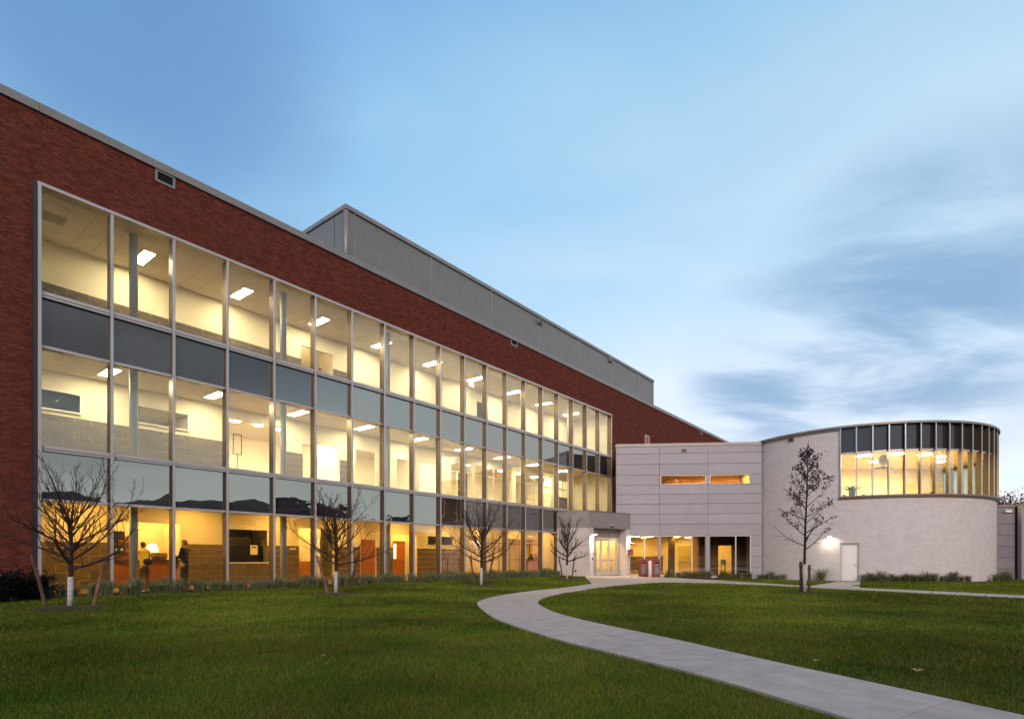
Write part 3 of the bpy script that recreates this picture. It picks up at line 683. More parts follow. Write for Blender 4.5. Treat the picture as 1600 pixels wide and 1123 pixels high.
# things behind the reception window
nb = local_thing('notice_board', 'dark framed notice board seen through the reception window', 'notice board', 373, IW+1.6, 1.72)
obj('board_face', MB().box(-.6, .6, 0, .03, .05, .42), M['creamw'], nb); obj('board_frame', MB().box(-.66, .66, -.01, .035, 0, .05).box(-.66, .66, -.01, .035, .42, .47).box(-.66, -.6, -.01, .035, .05, .42).box(.6, .66, -.01, .035, .05, .42), M['darkwood'], nb)
db = local_thing('desk_screen', 'black desk screen panel low behind the reception window', 'screen', 388, IW+.7, F1)
obj('screen_panel', MB().box(-1.0, 1.0, 0, .05, .9, 1.68), M['black'], db); obj('desk_top', MB().box(-1.05, 1.05, -.4, -.004, .72, .76), M['darkwood'], db)
obj('support', MB().box(-1.0, -.94, -.35, .3, 0, .718).box(.94, 1.0, -.35, .3, 0, .718), M['darkwood'], db)
nt_ = tag(obj('paper_notice', MB().box(-.17, .17, 0, .006, 0, .42).box(-.11, .11, -.003, -.0005, .30, .36, 1), [M['creamw'], M['black']], None, (*FB.wor(ipx(398, IW-.04), IW+.02), 1.32), FB.rz), 'white paper notice taped inside the reception window', 'notice')
obj('dark_partition', MB().box(ipx(350), ipx(425), IW+1.7, IW+1.8, 0, C1), mat('brown_partition', (.22, .13, .05), .7), BW)
# plant stand/sign in second floor room, lobby desk
ps = local_thing('floor_sign', 'slim standing sign on a pole inside the second floor glass', 'sign', 371, 2.6, F2)
obj('sign_plate', MB().box(-.16, .16, 0, .02, 1.05, 1.85), M['clear'], ps); obj('sign_frame', MB().box(-.19, .19, -.01, .03, 1.85, 1.88).box(-.19, -.16, -.01, .03, 1.05, 1.85).box(.16, .19, -.01, .03, 1.05, 1.85).box(-.19, .19, -.01, .03, 1.02, 1.05), M['alu_dark'], ps)
obj('pole', MB().tube([(0, .01, 0), (0, .01, 1.02)], .018, 8), M['alu_dark'], ps); obj('sign_base', MB().lathe([(.18, 0), (.18, .02), (.02, .03)], 16), M['alu_dark'], ps)
ld = local_thing('lobby_desk', 'orange lobby desk behind the glass just left of the entrance', 'desk', 834, 2.9, F1)
obj('desk_front', MB().box(-1.2, 1.0, 0, .06, 0, 1.02), M['wood'], ld); obj('desk_top', MB().box(-1.22, 1.02, -.06, .6, 1.022, 1.06), M['darkwood'], ld)
fv = local_thing('flower_pot', 'pot of orange flowers on the lobby desk', 'plant', 838, 3.1, F1+1.062)
obj('pot', MB().lathe([(.08, 0), (.11, .16)], 12), M['black'], fv); fm = MB()
for k in range(26): v = Vector(rng.normal(0, 1, 3)).normalized(); fm.ell((v.x*.16, v.y*.16, .30+v.z*.12), (.045, .045, .04), 6, 4)
obj('flowers', fm, mat('orange_flower', (.6, .12, .02), .6), fv)
cb = local_thing('till', 'small black till on the lobby desk beside the flowers', 'till', 830, 3.1, F1+1.062); obj('till_body', MB().box(-.17, .17, -.12, .16, 0, .16), M['black'], cb); obj('till_screen', MB().box(-.12, .12, 0, .03, .162, .36), M['black'], cb)
tag(obj('room_sign', MB().box(-.14, .14, 0, .012, 0, .09).box(-.11, .11, -.002, -.0004, .03, .06, 1), [M['white'], M['black']], None, (*FB.wor(ipx(457), IW-.075), 1.56), FB.rz), 'small pale room sign at the top of the brown block wall', 'sign')
# ceiling lights of the three storeys
def lightmesh(z, m, w=.36, l=1.2):
    return MB().box(-w/2, w/2, -l/2, l/2, -.03, -.012).mesh('diffuser', M[m]), MB().box(-w/2-.03, w/2+.03, -l/2-.03, -l/2, -.035, .0).box(-w/2-.03, w/2+.03, l/2, l/2+.03, -.035, 0).box(-w/2-.03, -w/2, -l/2, l/2, -.035, 0).box(w/2, w/2+.03, -l/2, l/2, -.035, 0).mesh('frame', M['white'])
def ceil_light(dm, fm_, loc, rz, label, group):
    t = thing('ceiling_light', label, 'ceiling light', loc, rz, group); link('diffuser', dm, t); link('frame', fm_, t); return t
for lvl, z, s0, m, word in ((2, C3, 3.5, 'lamp_hi', 'top'), (1, C2, 2.43, 'lamp_mid', 'middle'), (0, C1, 2.0, 'lamp_lo', 'ground')):
    dm, fm_ = lightmesh(z, m)
    for k in range(9):
        s = s0+3.637*k
        if s > X1-.4: continue
        bay = int(s/BAY)
        ceil_light(dm, fm_, (*FB.wor(s, 2.3), z-.002), FB.rz, f'lit ceiling panel of the {word} floor corridor behind the {ORD[bay]} window from the left', f'corridor ceiling lights on the {word} floor')
dm, fm_ = lightmesh(C2, 'lamp_mid')
for k, px in enumerate((300, 375, 410, 445, 480, 510, 540, 570, 605, 640, 690, 715, 740, 765, 790, 815, 840, 862, 880)):
    ceil_light(dm, fm_, (*FB.wor(ipx(px, 5.6), 5.6), C2-.002), FB.rz, f'lit ceiling panel deep in the middle floor rooms, {ORD[k]} from the left', 'ceiling lights in the middle floor rooms')
dm, fm_ = lightmesh(C3, 'lamp_dim')  # fill lamps added to lift the grey of the top floor openings
for k, px in enumerate((488, 752)):
    ceil_light(dm, fm_, (*FB.wor(ipx(px, 4.6), 4.6), C3-.002), FB.rz, f'added fill lamp behind a top floor opening, {ORD[k]} from the left', 'added fill lamps behind the top floor openings')
dm, fm_ = lightmesh(C1, 'lamp_lo')
for k, (px, y) in enumerate(((235, 4.9), (495, 4.6), (628, 4.3), (690, 6.), (742, 6.), (800, 6.2), (832, 6.))):
    ceil_light(dm, fm_, (*FB.wor(ipx(px, y), y), C1-.002), FB.rz, f'lit ceiling panel in the ground floor rooms behind the corridor, {ORD[k]} from the left', 'ceiling lights in the ground floor rooms')
gl = local_thing('pendant_lamp', 'small glowing globe lamp in the alcove behind the second bare tree', 'lamp', 535, IW+.8, 2.28)
obj('globe', MB().ell((0, 0, 0), (.13, .13, .15), 14, 10), emitmat('globe_lamp', (1, .72, .3), 9), gl, smooth=True); obj('stem', MB().tube([(0, 0, .15), (0, 0, C1-2.28)], .012, 6), M['alu'], gl)
tag(obj('ceiling_vent', MB().box(-.3, .3, -.3, .3, -.012, -.002).box(-.27, .27, -.02, .02, -.018, -.0125).box(-.27, .27, -.16, -.12, -.018, -.0125).box(-.27, .27, .12, .16, -.018, -.0125), mat('grey_vent', (.28, .25, .2), .6), None, (*FB.wor(.75, 1.9), C3), FB.rz), 'grey square ceiling vent behind the top left window', 'vent')
ex = local_thing('exit_sign', 'small red exit sign near the ceiling on the top floor', 'exit sign', 737, 2.6, C3-.42); obj('sign_box', MB().box(-.17, .17, 0, .05, 0, .2), M['exit'], ex); obj('bracket', MB().box(-.02, .02, .01, .04, .202, .418), M['white'], ex)

# roof screen
SY = 1.1
cxs = FB.px(540, SY); SH = FB.z(540, 319, SY); cxe = FB.px(1021, SY)
RS = link('roof_screen', None, BW, (cxs, SY, 14.3)); H = SH-14.3; L_ = cxe-cxs; DEP = 11.0
def corr(w, h):
    mb = MB(); n = int(h/.075); p = h/n
    prof = []
    for k in range(n): z = k*p; prof += [(.0, z), (.0, z+p*.55), (.02, z+p*.7), (.02, z+p*.92)]
    prof.append((0, h)); o = 0
    for y, z in prof: mb.v += [(0, y, z), (w, y, z)]
    for i in range(len(prof)-1): mb.f.append((2*i, 2*i+1, 2*i+3, 2*i+2)); mb.m.append(0)
    mb.box(0, w, .05, .07, 0, h); return mb
joints = [FB.px(p, SY)-cxs for p in (554, 674, 768, 842.5, 904.7, 954, 998, 1021)]
xa = .12
for xb in joints:
    obj('louvre_panel', corr(xb-xa-.12, H-.22), M['corr'], RS, (xa+.06, .03, 0)); xa = xb
for xb in joints[:-1]: obj('joint_post', MB().box(xb-.05, xb-.012, .0, .1, 0, H-.2).box(xb+.012, xb+.05, .0, .1, 0, H-.2).box(xb-.012, xb+.012, .06, .1, 0, H-.2), M['corr'], RS)
obj('corner_post', MB().lathe([(.13, 0), (.13, H-.2)], 16), M['coping'], RS, (.1, .1, 0), smooth=True)
obj('corner_post', MB().box(-.08, .06, 0, .14, 0, H-.2), M['coping'], RS, (L_, 0, 0))
for k, (a, b) in enumerate(((.25, .9), (.95, 5.8), (5.9, 10.9))):
    o = obj('louvre_panel', corr(b-a, H-.22), M['corr'], RS, (.03, b, 0)); o.rotation_euler = (0, 0, -math.pi/2)
obj('screen_cap', MB().box(-.04, L_+.08, -.05, .2, H-.2, H).box(-.04, .2, .2, DEP, H-.2, H), M['coping'], RS)
obj('screen_back', MB().box(L_-.1, L_, .16, DEP, 0, H-.2).box(.3, L_-.1, DEP-.1, DEP, 0, H-.2), M['corr'], RS)
for px, py in ((842.5, 503), (953, 562.5)):
    x = FB.px(px, SY)-cxs; o = obj('light_fitting', MB().box(-.22, .22, -.16, -.002, -.14, .14).box(-.16, .16, -.165, -.161, -.09, .09, 1), [M['coping'], M['black']], RS, (x, 0, FB.z(px, py, SY)-14.3))

# ------------------------------------------------------------------ entrance wing (grey cladding)
WG = thing('entrance_wing', 'flat roofed two storey wing clad in pale grey panels with a lit glass ground floor', 'building', (*FW.o, 0), FW.rz)
wx = lambda p, y=0: FW.px(p, y)
WL = wx(1190.6)
ZR = [2.78, 3.56, 4.28, 4.99, 5.67, 6.33, 7.04, 7.79, 8.54, 9.04]
c1, c2 = wx(1030.5), wx(1106.3)
winA = (wx(1031.5), wx(1103.3), 6.35, 7.02); winB = (wx(1109), wx(1172.8), 6.35, 7.02)
gl0 = wx(985)-.6; glend = wx(1172.8)
bk = MB()
def cutbox(mb, x0, x1, z0, z1, ops, y0, y1):
    cuts = sorted({x0, x1, *[c for o in ops for c in o[:2] if x0 < c < x1]})
    for a, b in zip(cuts, cuts[1:]):
        z = z0
        for o in sorted([o for o in ops if o[0] <= (a+b)/2 <= o[1]], key=lambda o: o[2]):
            if o[2] > z: mb.box(a, b, y0, y1, z, o[2])
            z = max(z, o[3])
        if z < z1: mb.box(a, b, y0, y1, z, z1)
cutbox(bk, 0, WL, -.5, 9.1, [winA, winB, (gl0, glend, -.1, 2.76)], .045, .3)
lx, ly = FW.loc(8.40, 45.2)
bk.prism([(.0, .302), (.3, .302), (lx+.3, ly), (lx, ly)], -.5, 9.1)
obj('backing_wall', bk, M['backing'], WG)
obj('roof', MB().prism([(.3, .302), (WL, .302), (WL+3, 14), (lx+.3, 14)], 8.8, 9.0), M['roofm'], WG)
def panel(x0, x1, z0, z1):
    g = .011
    o = obj('panel', MB().box(x0+g, x1-g, .0, .04, z0+g, z1-g), M['panel'], WG); return o
for i in range(len(ZR)-1):
    z0, z1 = ZR[i], ZR[i+1]
    if abs(z0-6.33) < .01:
        panel(0, c1, z0, z1); panel(winB[1]+.02, WL, z0, z1)
    else: panel(0, c1, z0, z1); panel(c1, c2, z0, z1); panel(c2, WL, z0, z1)
for z0, z1 in ((-.3, .55), (.55, 1.3), (1.3, 2.05), (2.05, 2.78)): panel(glend+.03, WL, z0, z1)
obj('coping', MB().box(-.02, WL, -.04, .32, 9.045, 9.25), M['coping'], WG)
for o_, nm in ((winA, 'left'), (winB, 'right')):
    a, b, z0, z1 = o_; e = MB().box(a, b, .0, .12, z0, z0+.04).box(a, b, 0, .12, z1-.04, z1).box(a, a+.05, 0, .12, z0+.04, z1-.04).box(b-.05, b, 0, .12, z0+.04, z1-.04)
    fr = obj('window_frame', e, M['alu'], WG); fr['label'] = f'{nm} half of the long low amber window'
    obj('pane', MB().box(a+.05, b-.05, .06, .075, z0+.04, z1-.04, 1, front=0), [M['glass'], M['clear']], fr)
obj('window_pier', MB().box(winA[1], winB[0], -.01, .045, 6.34, 7.03), M['panel'], WG)
# glazed ground floor
e = MB(); gx = [gl0, wx(1007), wx(1030.5), wx(1081), wx(1105.7), wx(1149.7), glend]
for x in (gx[0], gx[1], gx[3], gx[5], gx[6]): e.box(x-.035, x+.035, .0, .16, -.1, 2.76)
e.box(gl0, glend, .01, .15, 2.70, 2.765); e.box(gl0, glend, .01, .15, -.3, -.08)
st = obj('storefront_frame', e, M['alu'], WG)
obj('pier', MB().box(wx(1029), wx(1032.3), -.02, .3, -.3, 2.765).box(wx(1102.5), wx(1109.2), -.02, .3, -.3, 2.765), M['panel'], WG)
for a, b in zip(gx, gx[1:]): obj('pane', MB().box(a+.036, b-.036, .08, .095, -.08, 2.7, 1, front=0), [M['glass'], M['clear']], st)
# rooms
obj('floor', MB().box(.3, WL, .31, 9, -.3, -.09).box(.3, WL, .31, 9, 3.5, 4.6), M['floor'], WG)
obj('ceiling', MB().box(.3, WL, .31, 9, 2.80, 2.9).box(.3, WL, .31, 9, 7.35, 7.45), M['ceil'], WG)
obj('rear_wall', MB().box(.3, WL, 6, 6.2, -.3, 7.4).box(WL-.2, WL, .31, 6, -.3, 7.4), M['cream'], WG)
obj('inner_wall', MB().box(.3, WL-.2, 3.4, 3.5, 4.6, 7.35), M['amber'], WG)
p1, p2 = wx(1086, 2.2), wx(1176, 2.2); d0, d1 = wx(1122, 2.2), wx(1144, 2.2)
pm = MB(); cutbox(pm, p1, WL-.2, -.09, 2.8, [(d0, d1, -.09, 2.1)], 2.2, 2.35); obj('partition', pm, mat('backlit_dark_brown', (.12, .045, .014), .6, var=.15), WG)  # dimness of the backlit wall is put into its colour
obj('partition_return', MB().box(p1-.13, p1-.002, .9, 2.35, -.09, 2.8), mat('brown_paint', (.30, .16, .06), .6, var=.1), WG)
obj('door_frame', MB().box(d0-.05, d0, 2.17, 2.38, -.09, 2.1).box(d1, d1+.05, 2.17, 2.38, -.09, 2.1).box(d0-.05, d1+.05, 2.17, 2.38, 2.1, 2.15), M['darkwood'], WG)
wn = link('block_wainscot', None, WG)
xr = wx(1036, 5.9)
for r in range(5):
    x = .32-(r % 2)*.3
    while x < xr:
        a, b = max(.32, x+.006), min(x+.594, xr)
        if b-a > .05: obj('block', MB().box(a, b, 5.93, 5.99, -.09+r*.28+.006, -.09+(r+1)*.28-.006), M['block'], wn)
        x += .6
obj('column', MB().box(-.22, .22, -.22, .22, 0, 2.88), M['darkwood'], WG, (wx(1049, 3.5), 3.5, -.09))
dd = wx(1060, 5.9); dr = obj('door', MB().box(dd, dd+1.0, 5.9, 5.96, -.08, 2.15), mat('pale_olive_door', (.42, .36, .14), .5), WG); obj('handle', MB().box(dd+.1, dd+.9, 5.82, 5.86, .92, .97), M['alu'], dr)
dm, fm_ = lightmesh(2.8, 'lamp_wing')
for k, (px, y) in enumerate(((996, 2.0), (1016, 2.2), (1057, 3.0), (1006, 4.4), (1075, 4.6))):
    ceil_light(dm, fm_, (*FW.wor(wx(px, y), y), 2.795), FW.rz, f'lit ceiling panel behind the ground floor glass of the grey wing, {ORD[k]} of five', 'ceiling lights in the grey wing')
for k, px in enumerate((1133, 1140)):
    if k: break
    ceil_light(dm, fm_, (*FW.wor(wx(px, 4.2), 4.2), 2.795), FW.rz, 'lit ceiling panel beyond the bright inner doorway of the grey wing', 'ceiling lights in the grey wing')
dm, fm_ = lightmesh(7.35, 'lamp_strip')
for k, px in enumerate((1070, 1112, 1155)):
    ceil_light(dm, fm_, (*FW.wor(wx(px, 1.7), 1.7), 7.345), FW.rz, f'lit ceiling panel in the long low window, {ORD[k]} from the left', 'ceiling lights in the long low window')
df = thing('water_cooler', 'slim grey water cooler on legs in the bright inner doorway', 'water cooler', (*FW.wor(wx(1130, 3.0), 3.0), -.09), FW.rz)
obj('tank', MB().box(-.16, .16, -.14, .14, .75, 1.15), M['binmesh'], df); obj('legs', MB().box(-.15, -.12, -.12, -.09, 0, .748).box(.12, .15, -.12, -.09, 0, .748).box(-.15, -.12, .09, .12, 0, .748).box(.12, .15, .09, .12, 0, .748), M['alu_dark'], df)
obj('spout', MB().tube([(0, 0, 1.15), (0, 0, 1.4), (0, -.1, 1.44), (0, -.14, 1.36)], .015, 8), M['alu'], df)
hs = thing('hand_dispenser', 'small pale dispenser box on the brown wall of the grey wing', 'dispenser', (*FW.wor(wx(1090, 2.1), 2.09), 1.05), FW.rz); obj('dispenser_body', MB().box(-.14, .14, 0, .1, 0, .28).box(-.09, .09, -.004, -.001, .04, .12, 1), [M['creamw'], M['black']], hs)
pv = link('wall_vent', None, WG, (wx(1068.5), 0, 8.72))
obj('vent_frame', MB().box(-.2, .2, -.03, -.001, -.13, -.10).box(-.2, .2, -.03, -.001, .10, .13).box(-.2, -.17, -.03, -.001, -.1, .1).box(.17, .2, -.03, -.001, -.1, .1), M['coping'], pv)
vl = MB()
for k in range(4): vl.box(-.168, .168, -.02, -.002, -.095+k*.05, -.063+k*.05)
obj('louvre', vl, mat('rusty_louvre', (.16, .05, .045), .7), pv)

# ------------------------------------------------------------------ entrance vestibule
VS = thing('entrance_vestibule', 'small projecting entrance block with a grey metal band above glass doors', 'entrance', (*FV.o, 0), FV.rz)
VLn = (Vector((8.36, 40.27))-Vector(FV.o)).length
ax, ay = FV.loc(3.02, 38.22); gv = -.3
kx, ky = FV.loc(8.05, 41.6)
poly = [(0, 0), (VLn, 0), (kx, ky), (kx-2, ky+.6), (ax, ay)]
f_ = MB().prism(poly, 3.19, 4.26)
obj('fascia', f_, M['fascia'], VS)
obj('fascia_cap', MB().prism([(-.03, -.04), (VLn+.03, -.04), (VLn+.03, .2), (.06, .2)], 4.262, 4.30).prism([(-.03, -.04), (.06, .16), (ax+.12, ay), (ax-.06, ay-.1)], 4.302, 4.33), M['coping'], VS)
ex_ = Vector((ax, ay)); u = ex_.normalized(); nrm = Vector((-u.y, u.x))
if nrm.dot(Vector((1, .5))) < 0: nrm = -nrm
wpoly = [Vector((.03, .02)), ex_, ex_+nrm*.25, Vector((.3, .3))]
obj('side_wall', MB().prism([tuple(v) for v in wpoly], gv, 3.185), M['stucco'], VS)
dY = .62
vx = lambda p, y=0: FV.px(p, y)
pw0 = vx(927.3)
obj('pier', MB().box(.32, pw0, .0, .32, gv, 3.184).box(.06, .318, .003, .02, gv, 3.183), M['stucco'], VS)
pc = vx(978.6)
obj('pier', MB().box(pc, VLn-.02, .0, .5, gv, 3.184).box(pc-.0, pc+.28, .502, 1.3, gv, 3.184), M['stucco'], VS)
da, db_ = vx(926.8, dY), vx(974.5, dY)
obj('jamb', MB().box(.32, da, dY-.3, dY+.1, gv, 3.184).box(db_, pc, dY-.05, dY+.1, gv, 3.184), M['fascia'], VS)
obj('transom_panel', MB().box(da, db_, dY, dY+.08, 2.56, 3.184).box((da+db_)/2-.02, (da+db_)/2+.02, dY-.03, dY-.001, 2.6, 3.18), M['fascia'], VS)
nd_ = 4; w_ = (db_-da)/nd_
for k in range(nd_):
    x0 = da+k*w_; e = MB(); g = .008; s_ = .11; zb, zt = -.03, 2.55
    e.box(x0+g, x0+s_, dY, dY+.05, zb, zt); e.box(x0+w_-s_, x0+w_-g, dY, dY+.05, zb, zt); e.box(x0+s_, x0+w_-s_, dY, dY+.05, zb, zb+.27); e.box(x0+s_, x0+w_-s_, dY, dY+.05, zt-.2, zt)
    d = obj('door', e, M['alu'], VS)
    obj('pane', MB().box(x0+s_, x0+w_-s_, dY+.02, dY+.03, zb+.27, zt-.2, 1, front=0), [M['glass'], M['clear']], d)
    obj('push_bar', MB().box(x0+s_-.03, x0+w_-s_+.03, dY+.06, dY+.10, .98, 1.04), M['alu'], d)
    hx = x0+w_-.07 if k % 2 == 0 else x0+.07
    obj('handle', MB().box(hx-.015, hx+.015, dY-.07, dY-.045, .85, 1.2).box(hx-.012, hx+.012, dY-.045, dY-.001, .87, .9).box(hx-.012, hx+.012, dY-.045, dY-.001, 1.15, 1.18), M['alu'], d)
obj('inner_wall', MB().prism([(da-.2, 3.2), (db_+.6, 1.4), (db_+.6, 1.5), (da-.2, 3.3)], gv, 3.1), M['creamw'], VS)
obj('soffit', MB().prism([(.35, .02), (VLn-.05, .02), (kx-.1, ky-.1), (ax+.4, ay-.1)], 3.186, 3.189), M['fascia'], VS)
obj('floor', MB().prism([(.35, dY+.1), (VLn-.3, dY+.1), (kx-.1, ky-.1), (ax+.4, ay-.1)], gv, -.02), M['floor'], VS)
dm, fm_ = lightmesh(3, 'lamp_lo', .5, .9)
for k, fx in enumerate((.3, .72)): ceil_light(dm, fm_, (*FV.wor(da+(db_-da)*fx, dY+.75), 3.18), FV.rz, ('left' if k == 0 else 'right')+' lit ceiling panel behind the entrance doors', 'ceiling lights behind the entrance doors')
def sconce(name, label, loc, rz, power=26, w=.42):
    t = thing(name, label, 'wall lamp', loc, rz)
    obj('lamp_hood', MB().prism([(-w/2, 0), (w/2, 0), (w*.36, -.34), (0, -.40), (-w*.36, -.34)], .0, .05).box(-w*.3, w*.3, -.10, -.0, -.12, -.002), M['white'], t)
    obj('lamp_lens', MB().prism([(-w*.4, -.11), (w*.4, -.11), (w*.3, -.31), (-w*.3, -.31)], -.03, -.004), M['bulb'], t)
    l = bpy.data.lights.new('lamp_light', 'AREA'); l.energy = power; l.color = (1, .86, .60); l.size = .28; l.spread = math.radians(170)
    lo = bpy.data.objects.new('lamp_light', l); COL.objects.link(lo); lo.parent = t; lo.location = (0, -.26, -.045); return t
z_s = FV.z(930, 835)
sconce('wall_lamp', 'lit wall lamp on the left pier of the entrance doors', (*FV.wor((pw0+.06)/2+.05, -.003), z_s), FV.rz, 20)
sconce('wall_lamp', 'lit wall lamp on the right pier of the entrance doors', (*FV.wor((pc+VLn)/2, -.003), FV.z(982, 837.5)), FV.rz, 20)
# annex box on pier, intercom, dome camera
bx = thing('fire_bell_box', 'rusty red brown box on the right entrance pier under a lamp', 'box', (*FV.wor((pc+VLn)/2+.1, -.004), FV.z(983, 867)), FV.rz)
obj('box_body', MB().box(-.2, .2, -.16, -.0, 0, .38), mat('rust_red_paint', (.30, .10, .07), .6, var=.2), bx); obj('box_rim', MB().box(-.22, .22, -.18, -.161, -.01, .03).box(-.22, .22, -.18, -.161, .35, .39), M['stake'], bx)
ic = tag(obj('card_reader', MB().box(-.04, .04, -.03, -.001, 0, .16).box(-.02, .02, -.033, -.0305, .08, .12, 1), [M['black'], M['alu']], None, (*FV.wor(pw0*.55+.1, -.002), 1.05), FV.rz), 'small black card reader on the left entrance pier', 'card reader')
cm = thing('dome_camera', 'white and black dome camera on the entrance fascia', 'camera', (*FV.wor(vx(954), -.003), FV.z(954, 822)), FV.rz)
obj('camera_mount', MB().box(-.07, .07, -.2, 0, .04, .1), M['white'], cm); obj('camera_dome', MB().ell((0, -.15, -.01), (.08, .08, .09), 12, 8), M['black'], cm, smooth=True)
fl = thing('flood_light', 'pair of small spot lights on the right entrance pier', 'spot light', (*FV.wor(VLn-.1, -.003), FV.z(983, 848)), FV.rz)
for sx in (-.1, .1): obj('spot_head', MB().tube([(sx, -.08, 0), (sx*1.6, -.26, -.06)], [.05, .07], 10), M['alu_dark'], fl)
obj('spot_base', MB().box(-.07, .07, -.06, 0, -.07, .07), M['alu'], fl)
hb = tag(obj('hose_tap', MB().lathe([(.07, 0), (.07, .02), (.03, .03), (.03, .09)], 12), M['alu_dark']), 'small round hose tap low on the left entrance wall', 'tap')
_w = ex_*.42; _p = FV.wor(_w.x-nrm.x*.0, _w.y-nrm.y*.0); hb.location = (_p[0], _p[1]-.03, .33); hb.rotation_euler = (math.radians(90), 0, 0)

# ------------------------------------------------------------------ rotunda
RT = thing('rotunda', 'pale brick drum with a curved ribbon of lit windows behind upright fins', 'building', (*RC, 0))
RB = 7.95; A0 = -126.3; DA = 6.05; NG = 23
ZS, ZT, ZC = 4.98, 7.64, 9.12
def ang(px):
    r = Vector(((px-CX)/FPX, 1)).normalized(); q_ = r.dot(RC); d = q_*q_-RC.dot(RC)+RB*RB; p = r*(q_-math.sqrt(max(0, d)))-RC; return math.degrees(math.atan2(p.y, p.x))
dA, dB = ang(1312.6), ang(1342.6); DZ = 2.09; A1 = A0+DA*NG
w = MB(); m_ = RB-.012
w.arcbox(m_-.3, m_, dB, dA+360, -.6, DZ); w.arcbox(m_-.3, m_, -200, 160, DZ, ZS-.08); w.arcbox(m_-.3, m_, A1, A0+360, ZS-.08, ZC)
obj('wall', w, M['pmortar'], RT, smooth=False)
def drum_bricks():
    st = MB(); ch, cl, j = .1015, .305, .010; da = math.degrees(cl/RB); jj = math.degrees(j/RB)
    for r in range(-5, int(ZC/ch)):
        za, zb = r*ch+j/2, (r+1)*ch-j/2; n = int(180/da)
        for k in range(n):
            a = -200+k*da+(r % 2)*da/2; b = a+da-jj
            if za < DZ and zb > -1 and b > dA and a < dB:
                if za < DZ-.03 and not (a < dA-.5 or b > dB+.5): continue
                if a < dA: b = min(b, dA)
                elif b > dB: a = max(a, dB)
                if b-a < .15: continue
            if zb > ZS-.09:
                if a > A0-.2: continue
                b = min(b, A0-.2)
                if b-a < .2: continue
            y = RB+rng.uniform(-.003, .003)
            P = lambda rr, t, z: (rr*math.cos(math.radians(t)), rr*math.sin(math.radians(t)), z)
            st.add([P(y,a,za),P(y,b,za),P(y,b,zb),P(y,a,zb),P(m_+.002,a,za),P(m_+.002,b,za),P(m_+.002,b,zb),P(m_+.002,a,zb)], [(0,1,2,3),(0,4,5,1),(1,5,6,2),(2,6,7,3),(3,7,4,0)])
    o = obj('brickwork', st, M['pbrick'], RT); o['kind'] = 'stuff'
drum_bricks()
obj('coping', MB().arcbox(RB-.3, RR+.07, -200, 160, 9.20, 9.32).arcbox(RB-.3, RB+.06, A1, A0+360, ZC-.05, 9.198), M['coping'], RT)
obj('sill', MB().arcbox(RB-.4, RR+.10, A0-.4, A1, ZS-.085, ZS).arcbox(RB-.3, RR+.02, A0-.3, A1, ZS-.16, ZS-.087), mat('sill_metal', (.25, .17, .14), .5), RT)
wf = link('window_band', None, RT); GR = RB-.16
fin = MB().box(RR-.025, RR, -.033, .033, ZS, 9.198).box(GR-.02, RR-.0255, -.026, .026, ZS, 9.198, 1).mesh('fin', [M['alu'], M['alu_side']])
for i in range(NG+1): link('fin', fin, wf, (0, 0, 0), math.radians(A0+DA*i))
for i in range(NG):
    a, b = A0+DA*i, A0+DA*(i+1); g = .26
    c = math.radians((a+b)/2); hw = GR*math.sin(math.radians(DA/2))-.03; rc_ = GR*math.cos(math.radians(DA/2))
    for nm, z0, z1, ms in (('pane', ZS+.001, ZT-.05, ('glass', 'clear')), ('spandrel_panel', ZT+.05, 9.19, ('spandrel_dark', 'backing'))):
        mb = MB().box(-hw, hw, -.012, .012, -(z1-z0)/2, (z1-z0)/2, 1, front=0)
        o = obj(nm, mb, [M[m] for m in ms], wf, (rc_*math.cos(c), rc_*math.sin(c), (z0+z1)/2), c+math.pi/2)
    obj('transom', MB().box(-hw, hw, -.10, .06, -.05, .05), M['alu'], wf, (rc_*math.cos(c), rc_*math.sin(c), ZT), c+math.pi/2)
obj('floor', MB().lathe([(GR-.3, 4.3), (GR-.3, 4.5)], 48), M['floor'], RT)
obj('ceiling', MB().lathe([(GR-.14, 7.86), (GR-.14, 8.0)], 48), M['creamw'], RT)
obj('spandrel_backing', MB().arcbox(GR-.12, GR-.06, A0, A1, ZT+.06, 9.1), M['backing'], RT)
obj('roof', MB().lathe([(RB-.31, 9.0), (RB-.31, 9.1)], 48), M['roofm'], RT)
obj('inner_wall', MB().arcbox(RB-.5, RB-.32, A1, A0+360, 4.5, 7.86).box(-7.4, 7.4, 1.2, 1.35, 4.5, 7.86), M['creamw'], RT)
for z in (5.7, 6.5, 7.3): obj('picture_rail', MB().box(-7.2, 7.2, 1.15, 1.198, z, z+.05), M['cream'], RT)
dme = MB().lathe([(.02, -.031), (.42, -.03), (.42, -.012)], 20).mesh('diffuser', M['lamp_rot']); fme = MB().lathe([(.42, 0), (.42, -.04), (.46, -.04), (.46, 0)], 20, cap=False).mesh('frame', M['white'])
for k, (a, r) in enumerate(((-115, 5.2), (-95, 5.4), (-75, 5.4), (-55, 5.4), (-30, 5.2), (-90, 2.5))):
    a = math.radians(a); t = thing('ceiling_light', f'round lit ceiling lamp in the rotunda, {ORD[k]} of six', 'ceiling light', (RC.x+r*math.cos(a), RC.y+r*math.sin(a), 7.857), 0, 'round ceiling lamps in the rotunda'); link('diffuser', dme, t); link('frame', fme, t)
def rpos(px, r):
    a = math.radians(ang(px)); return RC.x+r*math.cos(a), RC.y+r*math.sin(a)
